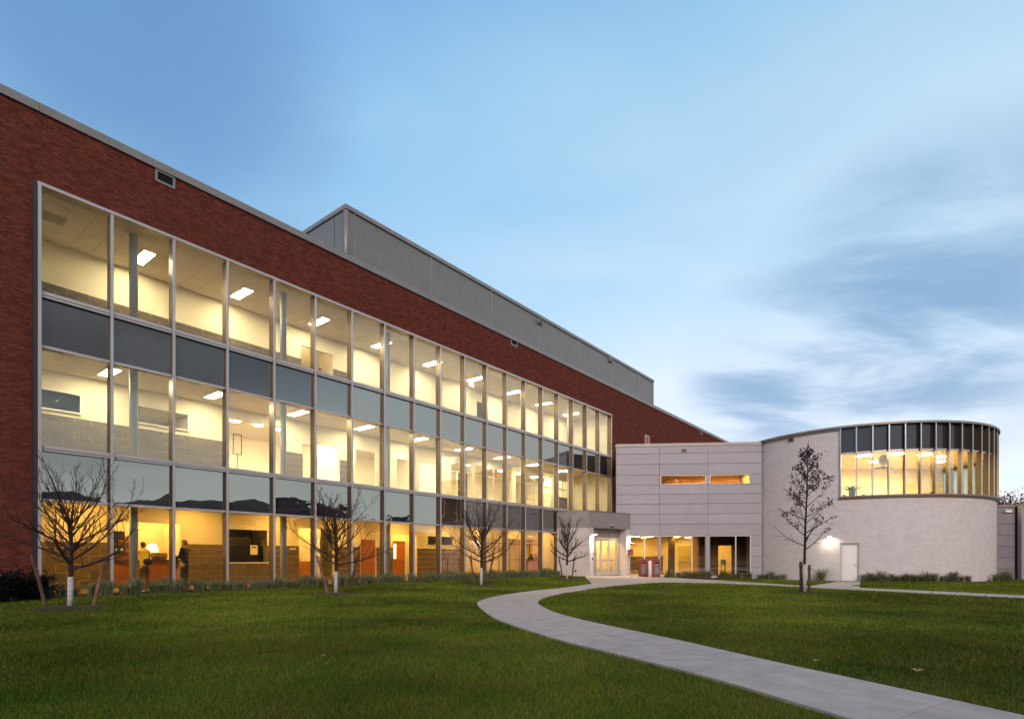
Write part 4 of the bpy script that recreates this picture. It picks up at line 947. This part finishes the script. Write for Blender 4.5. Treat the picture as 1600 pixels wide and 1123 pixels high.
# service door
c = math.radians((dA+dB)/2); rr = RB-.14; hw = RB*math.radians((dB-dA)/2)-.02; gd = gz(RC.x+rr*math.cos(c), RC.y+rr*math.sin(c))
sd = obj('door', MB().box(-hw+.07, hw-.07, 0, .06, .02, DZ-gd-.08), M['white'], RT, (rr*math.cos(c), rr*math.sin(c), gd), c+math.pi/2); sd['label'] = 'plain white service door in the pale brick drum'
obj('door_frame', MB().box(-hw-.05, -hw+.066, -.06, .1, -.1, DZ-gd).box(hw-.066, hw+.05, -.06, .1, -.1, DZ-gd).box(-hw+.067, hw-.067, -.06, .1, DZ-gd-.075, DZ-gd), M['stucco'], sd)
obj('handle', MB().box(hw-.24, hw-.12, -.06, -.002, 1.0, 1.04), M['alu'], sd)
x, y = rpos(1297, RB+.005); sconce('wall_lamp', 'lit wall lamp left of the white service door', (x, y, EYE+(HY-838)*y/FPX), math.radians(ang(1297)+90), 5.5, .32)
x, y = rpos(1236, RB+.004); vt = thing('drum_vent', 'small grey louvred vent high on the pale brick drum', 'vent', (x, y, EYE+(HY-687)*y/FPX), math.radians(ang(1236)+90))
obj('vent_frame', MB().box(-.2, .2, -.06, 0, .10, .14).box(-.2, .2, -.06, 0, -.14, -.10).box(-.2, -.16, -.06, 0, -.1, .1).box(.16, .2, -.06, 0, -.1, .1), M['coping'], vt); obj('louvre', MB().box(-.158, .158, -.02, -.002, -.098, -.04).box(-.158, .158, -.03, -.004, -.03, .03).box(-.158, .158, -.02, -.002, .04, .098), M['alu_dark'], vt)
# plants and a hanging globe inside the rotunda
def leafy(mb, n, r, h, m=0, ln=.3):
    for k in range(n):
        a = rng.uniform(0, 6.283); t = rng.uniform(.2, 1.0); L1 = ln*rng.uniform(.6, 1.3); w_ = .035
        p0 = Vector((0, 0, h*.35)); d = Vector((math.cos(a)*t, math.sin(a)*t, rng.uniform(.2, 1.1))).normalized(); sd_ = Vector((-math.sin(a), math.cos(a), 0))*w_
        p1 = p0+d*L1*.6; p2 = p0+d*L1+Vector((math.cos(a), math.sin(a), -.6))*L1*.35
        mb.add([p0, p1+sd_, p2, p1-sd_], [(0, 1, 2, 3)], m)
for k, (px, s, lb) in enumerate(((1331, 1.5, 'tall spiky potted plant on the rotunda window sill'), (1318, .4, 'small round potted plant at the left end of the rotunda sill'), (1351, .4, 'small potted plant right of the tall plant on the rotunda sill'), (1466, .45, 'small potted plant in the middle of the rotunda sill'))):
    x, y = rpos(px, GR-.35); t = thing('potted_plant', lb, 'plant', (x, y, ZS-.06), 0, 'plants on the rotunda sill')
    obj('pot', MB().lathe([(.12*s**.5, 0), (.17*s**.5, .24*s)], 14), M['clay'], t); lv = MB(); leafy(lv, int(40*s), .3, .5*s, 0, .5*s); obj('leaves', lv, M['shrub'], t)
    obj('plant_stand', MB().box(-.2, .2, -.2, .2, -.42, -.002), M['darkwood'], t)
x, y = rpos(1392, GR-1.2); hg = thing('hanging_globe', 'large paper globe with a winged mobile hanging in the rotunda', 'lamp', (x, y, 7.0))
obj('globe', MB().ell((0, 0, .28), (.30, .30, .34), 16, 12), mat('amber_paper', (.55, .33, .05), .7), hg, smooth=True); obj('cord', MB().tube([(0, 0, .62), (0, 0, .857)], .008, 6), M['black'], hg)
wg = MB().ell((0, 0, -.2), (.20, .1, .10), 10, 8)
for s in (-1, 1): wg.add([(s*.1, 0, -.2), (s*.35, .05, -.16), (s*.62, .0, -.30), (s*.3, -.05, -.28)], [(0, 1, 2, 3)]); wg.add([(s*.1, .004, -.21), (s*.3, -.046, -.29), (s*.62, .004, -.31), (s*.35, .054, -.17)], [(0, 1, 2, 3)])
obj('mobile', wg, mat('dark_amber', (.18, .09, .02), .7), hg)

# ------------------------------------------------------------------ low annex at the right edge
AX = thing('block_annex', 'low purple grey panelled annex at the right edge beside the drum', 'building', (0, 0, 0))
ay_ = 38.6; gA = -.3
xA = (1557-CX)/FPX*ay_; xB = (1586-CX)/FPX*ay_; ztop = EYE+(HY-791.5)*ay_/FPX
mA = mat('purple_grey_panel', (.21, .185, .20), .7, var=.08, vscale=2, island=.06)
obj('wall', MB().box(xA-.8, xB+.2, ay_+.05, ay_+.3, gA-.3, ztop), M['backing'], AX)
zz = ztop-.42; obj('panel', MB().box(xA-.8, xB-.02, ay_, ay_+.045, zz+.012, ztop), mA, AX)
while zz > gA: obj('panel', MB().box(xA-.8, xB-.02, ay_, ay_+.045, max(zz-.755, gA-.2)+.012, zz-.012), mA, AX); zz -= .755
bw = MB(); bw.box(xB+.0, 62, ay_-.5, ay_-.2, gA-.3, ztop+.02); obj('front_wall', bw, mat('grey_brick_wall', (.30, .27, .28), .85, var=.1, vscale=6, bump=.5, bscale=30), AX)
obj('rear_mass', MB().box(xA-.8, xB-.05, ay_+.32, 52, gA-.3, ztop-.05).box(xB+.21, 62, ay_-.18, 52, gA-.3, ztop-.04), M['backing'], AX)
obj('coping', MB().box(xA-.8, xB+.0, ay_-.06, ay_+.34, ztop+.002, ztop+.14).box(xB+.002, 62, ay_-.56, ay_-.1, ztop+.022, ztop+.19), M['coping'], AX)
lf = thing('bulkhead_lamp', 'white rectangular bulkhead lamp near the top of the low annex', 'wall lamp', ((1573.5-CX)/FPX*ay_, ay_-.003, EYE+(HY-798.5)*ay_/FPX))
obj('lamp_body', MB().box(-.21, .21, -.14, 0, -.08, .08), M['white'], lf); obj('lamp_lens', MB().box(-.16, .16, -.15, -.141, -.05, .05), M['creamw'], lf)

# ------------------------------------------------------------------ bins, bollard
gb = gz(9.2, 39.5); B0 = wb(wx(1013.5), -.72)
rb = thing('recycling_station', 'red three door recycling station beside the entrance', 'bin', (B0.x, B0.y, gb+.03), FW.rz)
tw = 1.36/3
obj('cabinet', MB().box(-.68, .68, 0, .62, .06, 1.20).box(-.66, .66, .03, .6, 0, .058).box(-.70, .70, -.03, .64, 1.202, 1.25), M['redbin'], rb)
for k in range(3):
    xc = -.68+tw*(k+.5)
    d = obj('bin_door', MB().box(xc-tw/2+.015, xc+tw/2-.015, -.022, -.001, .10, 1.16), M['redbin'], rb)
    obj('mesh_panel', MB().box(xc-.14, xc+.14, -.028, -.0225, .22, .72), M['binmesh'], d)
    obj('slot', MB().box(xc-.15, xc+.15, -.03, -.0225, .92, 1.08) if k != 1 else MB().tube([(xc, -.03, 1.0), (xc, -.0225, 1.0)], .09, 16), M['black'], d)
    obj('label_plate', MB().box(xc-.12, xc+.12, -.027, -.0225, .80, .86), M['tan'], d)
bp_ = wb(wx(1015.8, -2.0), -2.0); bo = thing('bollard', 'white painted steel bollard in front of the red recycling station', 'bollard', (bp_.x, bp_.y, gz(*bp_)+.03))
obj('post', MB().lathe([(.105, 0), (.105, 1.06), (.09, 1.11), (.05, 1.145), (.0, 1.15)], 18), M['white'], bo, smooth=True); obj('base_ring', MB().lathe([(.13, 0), (.13, .02), (.106, .03)], 18), M['alu'], bo)

# ------------------------------------------------------------------ trees
def branch(mb, p, d, ln, r0, r1, n=6, up=.15, wob=.10, sides=5):
    pts = [Vector(p)]; d = Vector(d).normalized(); dirs = [d]
    for k in range(n):
        d = (d+Vector((0, 0, up))/n*2+Vector(rng.normal(0, wob, 3))).normalized(); pts.append(pts[-1]+d*ln/n); dirs.append(d)
    rad = [r0+(r1-r0)*k/n for k in range(n+1)]; mb.tube(pts, rad, sides, cap=False); return pts, dirs, rad
def side_dir(d, a, sp):
    d = d.normalized(); u = d.cross(Vector((0, 0, 1)));
    if u.length < .1: u = Vector((1, 0, 0))
    u.normalize(); v = d.cross(u); return (d*math.cos(sp)+(u*math.cos(a)+v*math.sin(a))*math.sin(sp)).normalized()
def bare_tree(px, py, H, R, label, fork=.9):
    x, y = gnd(px, py); s = H/3.2; R *= 1.38
    t = thing('bare_tree', label, 'tree', (x, y, gz(x, y)), 0, 'bare staked trees along the glass wall')
    tr = MB(); tr.tube([(0, 0, -.05), (.01, 0, .45*s), (.0, .01, fork*s), (.03, .0, 1.5*s), (.0, .03, 2.1*s)], [.055*s, .046*s, .05*s, .03*s, .018*s], 9)
    obj('trunk', tr, M['bark'], t, smooth=True)
    obj('trunk_wrap', MB().lathe([(.066*s, .0), (.060*s, .3*s), (.057*s, fork*.82*s)], 12), M['guard'], t, smooth=True)
    br = MB(); mn = .0034+.0001*y
    nm = 18
    for i in range(nm):
        a = i*2.4+rng.uniform(-.3, .3); f = i/(nm-1); z0 = (fork+.02+1.1*f)*s
        el = math.radians(8+54*f+rng.uniform(-8, 8)); ln = (R*1.05*(1-.42*f)+.25*f)*rng.uniform(.8, 1.12)
        d = Vector((math.cos(a)*math.cos(el), math.sin(a)*math.cos(el), math.sin(el)))
        pts, dirs, rad = branch(br, (0, 0, z0), d, ln, (.029*s*(1-.4*f)+.004), mn, 7, .26, .09, 5)
        for k in range(1, 8):
            for _ in range(2):
                if rng.uniform() < .2: continue
                d2 = side_dir(dirs[k], rng.uniform(0, 6.283), math.radians(rng.uniform(25, 60))); d2 = (d2+Vector((0, 0, .3))).normalized()
                l2 = ln*rng.uniform(.22, .48)*(1-.06*k); p2, dd2, r2 = branch(br, pts[k], d2, l2, max(mn*1.15, rad[k]*.55), mn, 4, .25, .12, 4)
                for j in range(1, 5):
                    if rng.uniform() < .62: branch(br, p2[j], side_dir(dd2[j], rng.uniform(0, 6.283), math.radians(rng.uniform(25, 60))), l2*rng.uniform(.25, .5), mn, mn*.7, 3, .2, .12, 3)
    for a in np.linspace(0, 6.283, 6):
        d = Vector((math.cos(a)*.3, math.sin(a)*.3, 1)); pts, dirs, rad = branch(br, (0, 0, 1.9*s), d, (H-1.95*s)*rng.uniform(.8, 1.0), .012*s, mn, 6, .2, .1, 4)
        for k in range(1, 7): branch(br, pts[k], side_dir(dirs[k], rng.uniform(0, 6.283), .7), .35*s, mn, mn*.7, 3, .2, .1, 3)
    obj('branches', br, M['bark'], t)
    struct(obj('mulch_ring', MB().lathe([(.72*s+.1, -.03), (.66*s+.1, .02), (.3, .05), (.0, .06)], 22), M['soil'], None, (x, y, gz(x, y))), 'structure')
    return x, y
def stake(px0, py0, px1, py1, label, m='stake', r=.04, dy=0.0):
    x, y = gnd(px0, py0); xt = (px1-CX)/FPX*(y+dy); zt = EYE+(HY-py1)*(y+dy)/FPX
    o = obj('tree_stake', MB().tube([(0, 0, -.05), ((xt-x)*.5+.006, dy*.5, zt*.5), (xt-x, dy, zt)], [r, r*.95, r*.9], 8).tube([((xt-x)*.84, dy*.84, zt*.84-.02), ((xt-x)*.86, dy*.86, zt*.86+.02)], r*1.25, 8), M[m], None, (x, y, gz(x, y)), smooth=False)
    return tag(o, label, 'stake', 'stakes beside the young trees')
bare_tree(110, 950, 3.15, 1.52, 'bare spreading tree nearest the left brick corner')
stake(73, 951, 49, 866, 'dark stake leaning left of the nearest bare tree by the brick corner'); stake(145, 949, 166, 866, 'pale peeled stake leaning right of the nearest bare tree', 'stakepale', .045)
bare_tree(525, 928, 3.15, 1.32, 'bare tree in front of the orange ground floor doors')
stake(513, 928, 495, 868, 'stake leaning left of the bare tree before the orange doors', 'stakepale'); stake(543, 926, 560, 867, 'dark stake leaning right of the bare tree before the orange doors')
bare_tree(752, 915.5, 3.3, 1.35, 'bare tree before the lobby glass, left of the path bend')
stake(741, 916, 735, 868, 'stake left of the bare tree at the path bend'); stake(761, 914, 771, 867, 'stake right of the bare tree at the path bend')
bare_tree(886, 905.5, 3.4, 1.15, 'small bare tree against the entrance side wall')
stake(880, 905, 873, 870, 'stake left of the small bare tree by the entrance wall'); stake(893, 904.5, 898, 869, 'stake right of the small bare tree by the entrance wall')
# young oak on the right lawn
ox, oy = gnd(1257, 925.5); OK = thing('young_oak', 'tall slim young tree with sparse dark red leaves on the right lawn', 'tree', (ox, oy, gz(ox, oy)))
sc_ = oy/FPX; OH = (925-688)*sc_
tr = MB(); tr.tube([(0, 0, -.05), (.0, 0, 1.0), (.03, 0, 2.2), (.10, .02, 3.6), (.13, 0, OH)], [.055, .045, .036, .02, .006], 8); obj('trunk', tr, M['bark'], OK, smooth=True)
obj('trunk_wrap', MB().lathe([(.062, 0), (.056, .5), (.052, .95)], 12), M['guard'], OK, smooth=True)
br = MB(); lv = MB(); lr = MB()
def leafs(mb, p, n, sp, sz):
    for _ in range(n):
        c_ = Vector(p)+Vector(rng.normal(0, sp, 3)); a = Vector(rng.normal(0, 1, 3)).normalized(); b_ = a.cross(Vector(rng.normal(0, 1, 3))).normalized(); s_ = sz*rng.uniform(.6, 1.3)
        mb.add([c_-a*s_, c_+b_*s_*.45, c_+a*s_, c_-b_*s_*.45], [(0, 1, 2, 3)])
nb_ = 30
for i in range(nb_):
    f = i/(nb_-1); z0 = 1.45+3.2*f; xb = .03+.10*f; a = i*2.4+rng.uniform(-.4, .4); el = math.radians(26+16*f+rng.uniform(-8, 8))
    ln = (1.15*(1-f)**.8+.2)*rng.uniform(.75, 1.15); d = Vector((math.cos(a)*math.cos(el), math.sin(a)*math.cos(el), math.sin(el)))
    pts, dirs, rad = branch(br, (xb, 0, z0), d, ln, .015*(1-.6*f)+.004, .0048, 6, .16, .06, 5)
    for k in range(2, 7):
        pp, dd, r_ = branch(br, pts[k], side_dir(dirs[k], rng.uniform(0, 6.283), .75), ln*rng.uniform(.15, .35), .006, .0045, 3, .1, .1, 4)
        pr = .75 if f > .45 else (.45 if f > .2 else .16)
        if rng.uniform() < pr: leafs(lv, pp[-1], int(rng.integers(6, 13)), .06, .055)
        if rng.uniform() < pr*.5: leafs(lv, pp[1], int(rng.integers(3, 8)), .05, .05)
    if f < .5 and rng.uniform() < .4: leafs(lr, pts[-1], 6, .05, .055)
for z in np.linspace(3.3, 4.75, 16): leafs(lv, (.12-rng.uniform(0, .26), rng.normal(0, .05), z), 8, .08, .055)
obj('branches', br, M['bark'], OK); obj('leaves', lv, M['leafdark'], OK); obj('red_leaves', lr, M['leafred'], OK)
struct(obj('mulch_ring', MB().lathe([(.62, -.03), (.56, .015), (.0, .04)], 22), M['soil'], None, (ox, oy, gz(ox, oy))))
stake(1251.5, 925, 1251.0, 877, 'taller dark post left of the young tree on the right lawn', r=.05); stake(1264, 925, 1264.6, 882, 'shorter dark post right of the young tree on the right lawn', r=.045)
# red tree behind the annex
rtx, rty = 52.5, 60.0; RTR = thing('red_tree', 'red autumn tree showing over the low annex roof', 'tree', (rtx, rty, -.3))
tr = MB(); tr.tube([(0, 0, -.1), (.1, 0, 3.5), (0, .1, 8)], [.22, .17, .07], 8); bl = MB(); lvv = MB()
for i in range(22):
    a = i*2.4; d = Vector((math.cos(a), math.sin(a), rng.uniform(.3, 1.2))); pts, dirs, rad = branch(bl, (0, 0, rng.uniform(3.4, 7)), d, rng.uniform(1.8, 3.0), .06, .012, 6, .2, .12, 4)
    for k in range(2, 7): leafs(lvv, pts[k], 26, .34, .14)
obj('trunk', tr, M['bark'], RTR, smooth=True); obj('branches', bl, M['bark'], RTR); obj('leaves', lvv, M['leafred'], RTR)
# dark shrub at the brick corner
for k, (px, py, r, lb) in enumerate(((30, 938, .62, 'low dark evergreen shrub against the brick at the left edge'), (-30, 944, .6, 'dark evergreen shrub cut by the left edge of the picture'))):
    x, y = gnd(px, py); t = thing('evergreen_shrub', lb, 'shrub', (x, y+.3, 0)); bl = MB(); lvv = MB()
    for i in range(26):
        a = i*2.4; d = Vector((math.cos(a), math.sin(a), rng.uniform(.25, 1.8))); pts, dirs, rad = branch(bl, (0, 0, .05), d, r*rng.uniform(.8, 1.3), .014, .004, 5, .2, .12, 4)
        for j in range(1, 6): leafs(lvv, pts[j], 26, .09, .05)
    obj('stems', bl, M['bark'], t); obj('leaves', lvv, M['shrub'], t)
# border grass tufts
def tuft_mesh(n, h, sp, m):
    mb = MB()
    for _ in range(n):
        a = rng.uniform(0, 6.283); b0 = Vector((rng.normal(0, sp*.25), rng.normal(0, sp*.25), 0)); o_ = Vector((math.cos(a), math.sin(a), 0)); s_ = Vector((-math.sin(a), math.cos(a), 0))*rng.uniform(.005, .009)
        hh = h*rng.uniform(.6, 1.15); rch = rng.uniform(.15, 1.0)*h
        p = [b0, b0+o_*rch*.25+Vector((0, 0, hh*.6)), b0+o_*rch*.7+Vector((0, 0, hh)), b0+o_*rch*1.25+Vector((0, 0, hh*rng.uniform(.55, .95)))]
        mb.add([p[0]-s_, p[0]+s_, p[1]+s_, p[1]-s_, p[2]+s_*.8, p[2]-s_*.8, p[3]], [(0, 1, 2, 3), (3, 2, 4, 5), (5, 4, 6)])
    return mb.mesh('border_grass', M[m])
TM = [tuft_mesh(110, .30+.03*k, .34, 'tuft') for k in range(5)]; TY = [tuft_mesh(80, .34+.04*k, .3, 'tuft2') for k in range(3)]
def tuft(x, y, mset, label, group, s=1.0):
    o = link('border_grass', mset[int(rng.integers(len(mset)))], None, (x, y, gz(x, y)+.015), rng.uniform(0, 6.28)); o.scale = (s, s, s*rng.uniform(.85, 1.2)); o['kind'] = 'thing'; return tag(o, label, 'border grass', group)
x = -.2
while x < 26.4:
    tuft(*FB.wor(x+rng.uniform(-.08, .08), -.35+rng.uniform(-.12, .12)), TM, f'back row grass tuft at the foot of the {ORD[max(0, int(x/BAY))]} ground floor window from the left', 'border grass along the glass wall', rng.uniform(.75, 1.1))
    tuft(*FB.wor(x+.2+rng.uniform(-.1, .1), -.82+rng.uniform(-.14, .14)), TM, f'front row grass tuft before the {ORD[max(0, int(x/BAY))]} ground floor window from the left', 'border grass along the glass wall', rng.uniform(.75, 1.15)); x += rng.uniform(.38, .58)
for px in np.arange(1350, 1562, 5.5):
    if px > 1500: a = -62+(px-1500)*.42
    else: a = ang(px)
    a = math.radians(a+rng.uniform(-.6, .6)); r = 8.45+rng.uniform(-.15, .2); tuft(RC.x+r*math.cos(a), RC.y+r*math.sin(a), TY, 'yellow green grass tuft at the foot of the pale drum, '+('just right of the door' if px < 1400 else 'below the middle windows' if px < 1480 else 'towards its right edge'), 'grass at the foot of the drum', rng.uniform(.75, 1.3))
for px in (1196, 1203, 1211, 1219, 1228): x, y = rpos(px, 8.3); tuft(x, y, TM, 'small dark tuft at the foot of the drum, left of the young tree', 'dark tufts left of the young tree', rng.uniform(.8, 1.2))
x, y = rpos(1286, 8.35); tuft(x, y, TY, 'single tall yellow green tuft just left of the service door', 'grass at the foot of the drum', 2.0)
for px in np.arange(1042, 1172, 5.0):
    if 1110 < px < 1118: continue
    v = wb(wx(px+rng.uniform(-2, 2)), -.3+rng.uniform(-.1, .1)); tuft(v.x, v.y, TM if rng.uniform() < .6 else TY, 'low grass tuft at the foot of the grey wing glass, '+('near the red bins' if px < 1085 else 'by the grey pier' if px < 1125 else 'by the bright inner doorway'), 'border grass at the grey wing', rng.uniform(.7, 1.2))
# fallen leaves
for px, py, lb, s in ((1433, 1056, 'curled tan leaf lying on the right lawn', .075), (1275, 1040, 'pale small leaf beside the near path', .05), (423, 967, 'pale leaf on the left lawn', .05), (505, 1032, 'tiny pale leaf on the near left lawn', .035)):
    x, y = gnd(px, py); mb = MB(); n = 9; pts = [(0, 0, .008)]
    for k in range(10): a = k/10*6.283; r = s*(1 if k % 2 == 0 else .55)*(1.2 if k == 0 else 1); pts.append((r*math.cos(a), r*math.sin(a)*.8, .01+.02*abs(math.sin(a*2))))
    mb.add(pts, [(0, 1+k, 1+(k+1) % 10) for k in range(10)])
    tag(obj('fallen_leaf', mb, M['leaf_fallen'], None, (x, y, gz(x, y)+.045), 1.0), lb, 'leaf')
# unseen tree belt outside the frame, sized to darken mirrored sky and near lawn
def belt():
    lf_ = MB(); spots = []
    for _ in range(5): y = rng.uniform(-30, 12); spots.append((38+rng.uniform(0, 6)+max(0, y)*.7, y, rng.uniform(7.5, 9.5)))
    for _ in range(6): y = rng.uniform(10, 34); spots.append((.98*y+26+rng.uniform(0, 6), y, rng.uniform(7.5, 9.5)))
    for _ in range(46): spots.append((rng.uniform(-46, 34), rng.uniform(-34, -25), rng.uniform(8.5, 12.5)))
    def card(c_, q_):
        a = Vector(rng.normal(0, 1, 3)).normalized(); b_ = a.cross(Vector(rng.normal(0, 1, 3))).normalized(); lf_.add([c_-a*q_, c_+b_*q_*.7, c_+a*q_, c_-b_*q_*.7], [(0, 1, 2, 3)])
    for x, y, h in spots:
        r = h*.40
        for _ in range(800):
            v = Vector(rng.normal(0, 1, 3)).normalized()*rng.uniform(.8, 1); card(Vector((x+v.x*r, y+v.y*r, max(.3, h*.5+v.z*h*.5))), .32)
        for _ in range(90): card(Vector((x+rng.uniform(-2.5, 2.5), y+rng.uniform(-2.5, 2.5), rng.uniform(.2, 2.6))), .6)
    return lf_
hm = MB(); nA, nB = 90, 12                                 # low ridge to the right of the frame, seen only mirrored in the glass
for i in range(nA+1):
    t = -60+i*1.15; bx_ = 34+max(0, t+6)*.86
    hh = max(6.0, 9.6-.085*(t+6))+1.3*math.sin(t*.31)+.8*math.sin(t*.73+1)+.4*math.sin(t*1.6)
    for j in range(nB+1): u_ = j/nB; hm.v.append((bx_+u_*22, t, -.4+hh*math.sin(math.pi*u_**.55)**.8))
hm.f = [(i*(nB+1)+j, (i+1)*(nB+1)+j, (i+1)*(nB+1)+j+1, i*(nB+1)+j+1) for i in range(nA) for j in range(nB)]; hm.m = [0]*len(hm.f)
struct(obj('hills', hm, mat('scrubby_hillside', (.055, .055, .03), .95, var=.5, vscale=.7, bump=1, bscale=3), smooth=True))
o = obj('far_tree_belt', belt(), mat('far_foliage', (.03, .03, .018), .8, island=.5)); o['kind'] = 'stuff'

# ------------------------------------------------------------------ people
def skin(name, chains, m, parent, root=None, sub=2):
    verts, rad, edges, key = [], [], [], {}
    def vid(p, r):
        k = tuple(round(c, 4) for c in p)
        if k not in key: key[k] = len(verts); verts.append(p); rad.append(r)
        return key[k]
    for ch in chains:
        ids = [vid(p, r) for p, r in ch]
        edges += [(a, b) for a, b in zip(ids, ids[1:]) if a != b]
    me = bpy.data.meshes.new(name); me.from_pydata(verts, edges, []); o = bpy.data.objects.new(name, me); COL.objects.link(o)
    o.modifiers.new('skin', 'SKIN'); o.modifiers['skin'].use_smooth_shade = True; sv = me.skin_vertices[0].data
    for i, r in enumerate(rad): sv[i].radius = (r, r) if isinstance(r, float) else r
    sv[0].use_root = True
    ss = o.modifiers.new('sub', 'SUBSURF'); ss.levels = sub; ss.render_levels = sub
    dg = bpy.context.evaluated_depsgraph_get(); dg.update(); me2 = bpy.data.meshes.new_from_object(o.evaluated_get(dg)); me2.name = name
    bpy.data.objects.remove(o); me2.materials.clear(); me2.materials.append(M[m] if isinstance(m, str) else m)
    me2.polygons.foreach_set('use_smooth', [True]*len(me2.polygons)); return link(name, me2, parent)
def hand(w, d, side):
    w, d = Vector(w), Vector(d).normalized(); u = d.cross(Vector((0, 0, 1)));
    if u.length < .1: u = Vector((0, 1, 0))
    u.normalize(); palm = w+d*.07; ch = [[(tuple(w), .026), (tuple(palm), .034)]]
    for k, l in enumerate((.065, .075, .07, .055)): b = palm+u*(-.03+.02*k)+d*.015; ch.append([(tuple(palm), .034), (tuple(b), .011), (tuple(b+d*l*.55+Vector((0, 0, -.008))), .010), (tuple(b+d*l+Vector((0, 0, -.025))), .008)])
    ch.append([(tuple(w), .026), (tuple(w+d*.035-u*.035*side), .012), (tuple(w+d*.085-u*.055*side), .010)]); return ch
def person(label, px, y, rz, arms, jacket, trouser, hairm, lean=0.0, H=1.75):
    x = ipx(px, y); t = thing('person', label, 'person', (*FB.wor(x, y), F1), rz, None)
    t.scale = (H/1.75,)*3; ln = lean
    # body faces local -y
    hip = (0, 0, .93); ch = [[(hip, (.15, .11)), ((0, -.02-ln*.2, 1.1), (.14, .10)), ((0, -.02-ln*.5, 1.3), (.16, .11)), ((0, -ln*.8, 1.43), (.10, .08)), ((0, -.01-ln, 1.50), .055), ((0, -.03-ln, 1.58), .075), ((0, -.035-ln, 1.66), (.078, .095)), ((0, -.03-ln, 1.735), (.055, .065))],
                             [((0, -.035-ln, 1.66), (.078, .095)), ((0, -.115-ln, 1.635), .018)]]
    for s in (-1, 1):
        ch.append([(hip, (.15, .11)), ((s*.10, 0, .86), .095), ((s*.11, -.02, .48), .062), ((s*.12, .02, .09), .042), ((s*.125, -.06, .035), .04), ((s*.13, -.14, .025), .03)])
        ch.append([((0, -.035-ln, 1.66), (.078, .095)), ((s*.085, -.02-ln, 1.65), .016)])
        sh, el, wr = arms[s]; ch.append([((0, -ln*.8, 1.43), (.10, .08)), ((s*.17, -ln*.75, 1.42), .06), (el, .043), (wr, .03)])
        ch += [[(wr, .03)]+h[0:0]+h for h in hand(wr, Vector(wr)-Vector(el), s)]
    skin('body', ch, 'skin', t, sub=1)
    jc = [[((0, .0, .80), (.185, .14)), (hip[:2]+(.95,), (.175, .135)), ((0, -.02-ln*.2, 1.1), (.165, .125)), ((0, -.02-ln*.5, 1.3), (.185, .135)), ((0, -ln*.8, 1.44), (.115, .09)), ((0, -.005-ln*.95, 1.49), .072)]]
    for s in (-1, 1): sh, el, wr = arms[s]; e, w_ = Vector(el), Vector(wr); jc.append([((0, -ln*.8, 1.44), (.115, .09)), ((s*.175, -ln*.75, 1.42), .078), (tuple(e), .060), (tuple(e.lerp(w_, .9)), .047)])
    skin('jacket', jc, jacket, t)
    tj = [[((0, 0, .93), (.158, .12)), ((0, 0, .90), (.155, .115))]]
    for s in (-1, 1): tj.append([((0, 0, .90), (.155, .115)), ((s*.10, 0, .82), .108), ((s*.11, -.02, .48), .076), ((s*.12, .015, .08), .066)])
    skin('trousers', tj, trouser, t)
    for s in (-1, 1): obj('shoe', MB().ell((s*.127, -.06, .04), (.052, .14, .045), 12, 8), M['black'], t, smooth=True)
    obj('hair', MB().ell((0, -.015-ln, 1.69), (.088, .100, .085), 14, 10).ell((0, .035-ln, 1.64), (.08, .06, .08), 12, 8), M[hairm], t, smooth=True)
    for s in (-1, 1): obj('eye', MB().ell((s*.03, -.118-ln, 1.665), (.012, .008, .008), 8, 6), M['black'], t)
    obj('mouth', MB().ell((0, -.112-ln, 1.592), (.022, .008, .006), 8, 6), mat('lips', (.35, .13, .10), .6), t)
    return t
# yellow jacket, back to the camera, leaning on the counter (faces the wall: local -y of the person is +y of the building)
py_ = person('person in a yellow jacket leaning on the reception counter, seen from behind', 226, IW-.62, FB.rz+math.pi+.2, {-1: (None, (-.30, -.18, 1.16), (-.20, -.42, 1.08)), 1: (None, (.30, -.18, 1.16), (.20, -.42, 1.08))}, 'yellow', 'trouser', 'hair', .10, 1.72)
hb_ = thing('waist_bag', 'dark bag worn at the back of the person in the yellow jacket', 'bag', tuple(py_.location), py_.rotation_euler[2]); obj('bag_body', MB().ell((.0, .20, .98), (.17, .09, .14), 14, 10), M['navy'], hb_, smooth=True); obj('bag_strap', MB().tube([(-.16, .15, 1.0), (-.22, .0, 1.02), (-.15, -.12, 1.04)], .02, 6), M['navy'], hb_)
pm_ = person('man in a dark open coat and tan shirt standing in profile by the counter', 289, IW-1.25, math.radians(-90), {-1: (None, (-.22, -.08, 1.12), (-.14, -.32, 1.06)), 1: (None, (.22, -.08, 1.12), (.12, -.32, 1.04))}, 'navy', 'navy', 'ghair', .0, 1.82)
obj('shirt', MB().ell((0, -.11, 1.23), (.10, .062, .23), 14, 10), M['tan'], pm_, smooth=True)
cf = thing('folded_coat', 'dark coat carried over the forearm of the standing man', 'coat', tuple(pm_.location), pm_.rotation_euler[2]); obj('coat_cloth', MB().ell((0, -.38, .95), (.17, .075, .25), 14, 10), M['navy'], cf, smooth=True); obj('coat_fold', MB().tube([(-.2, -.36, 1.14), (0, -.40, 1.17), (.2, -.36, 1.14)], .06, 8), M['navy'], cf, smooth=True)
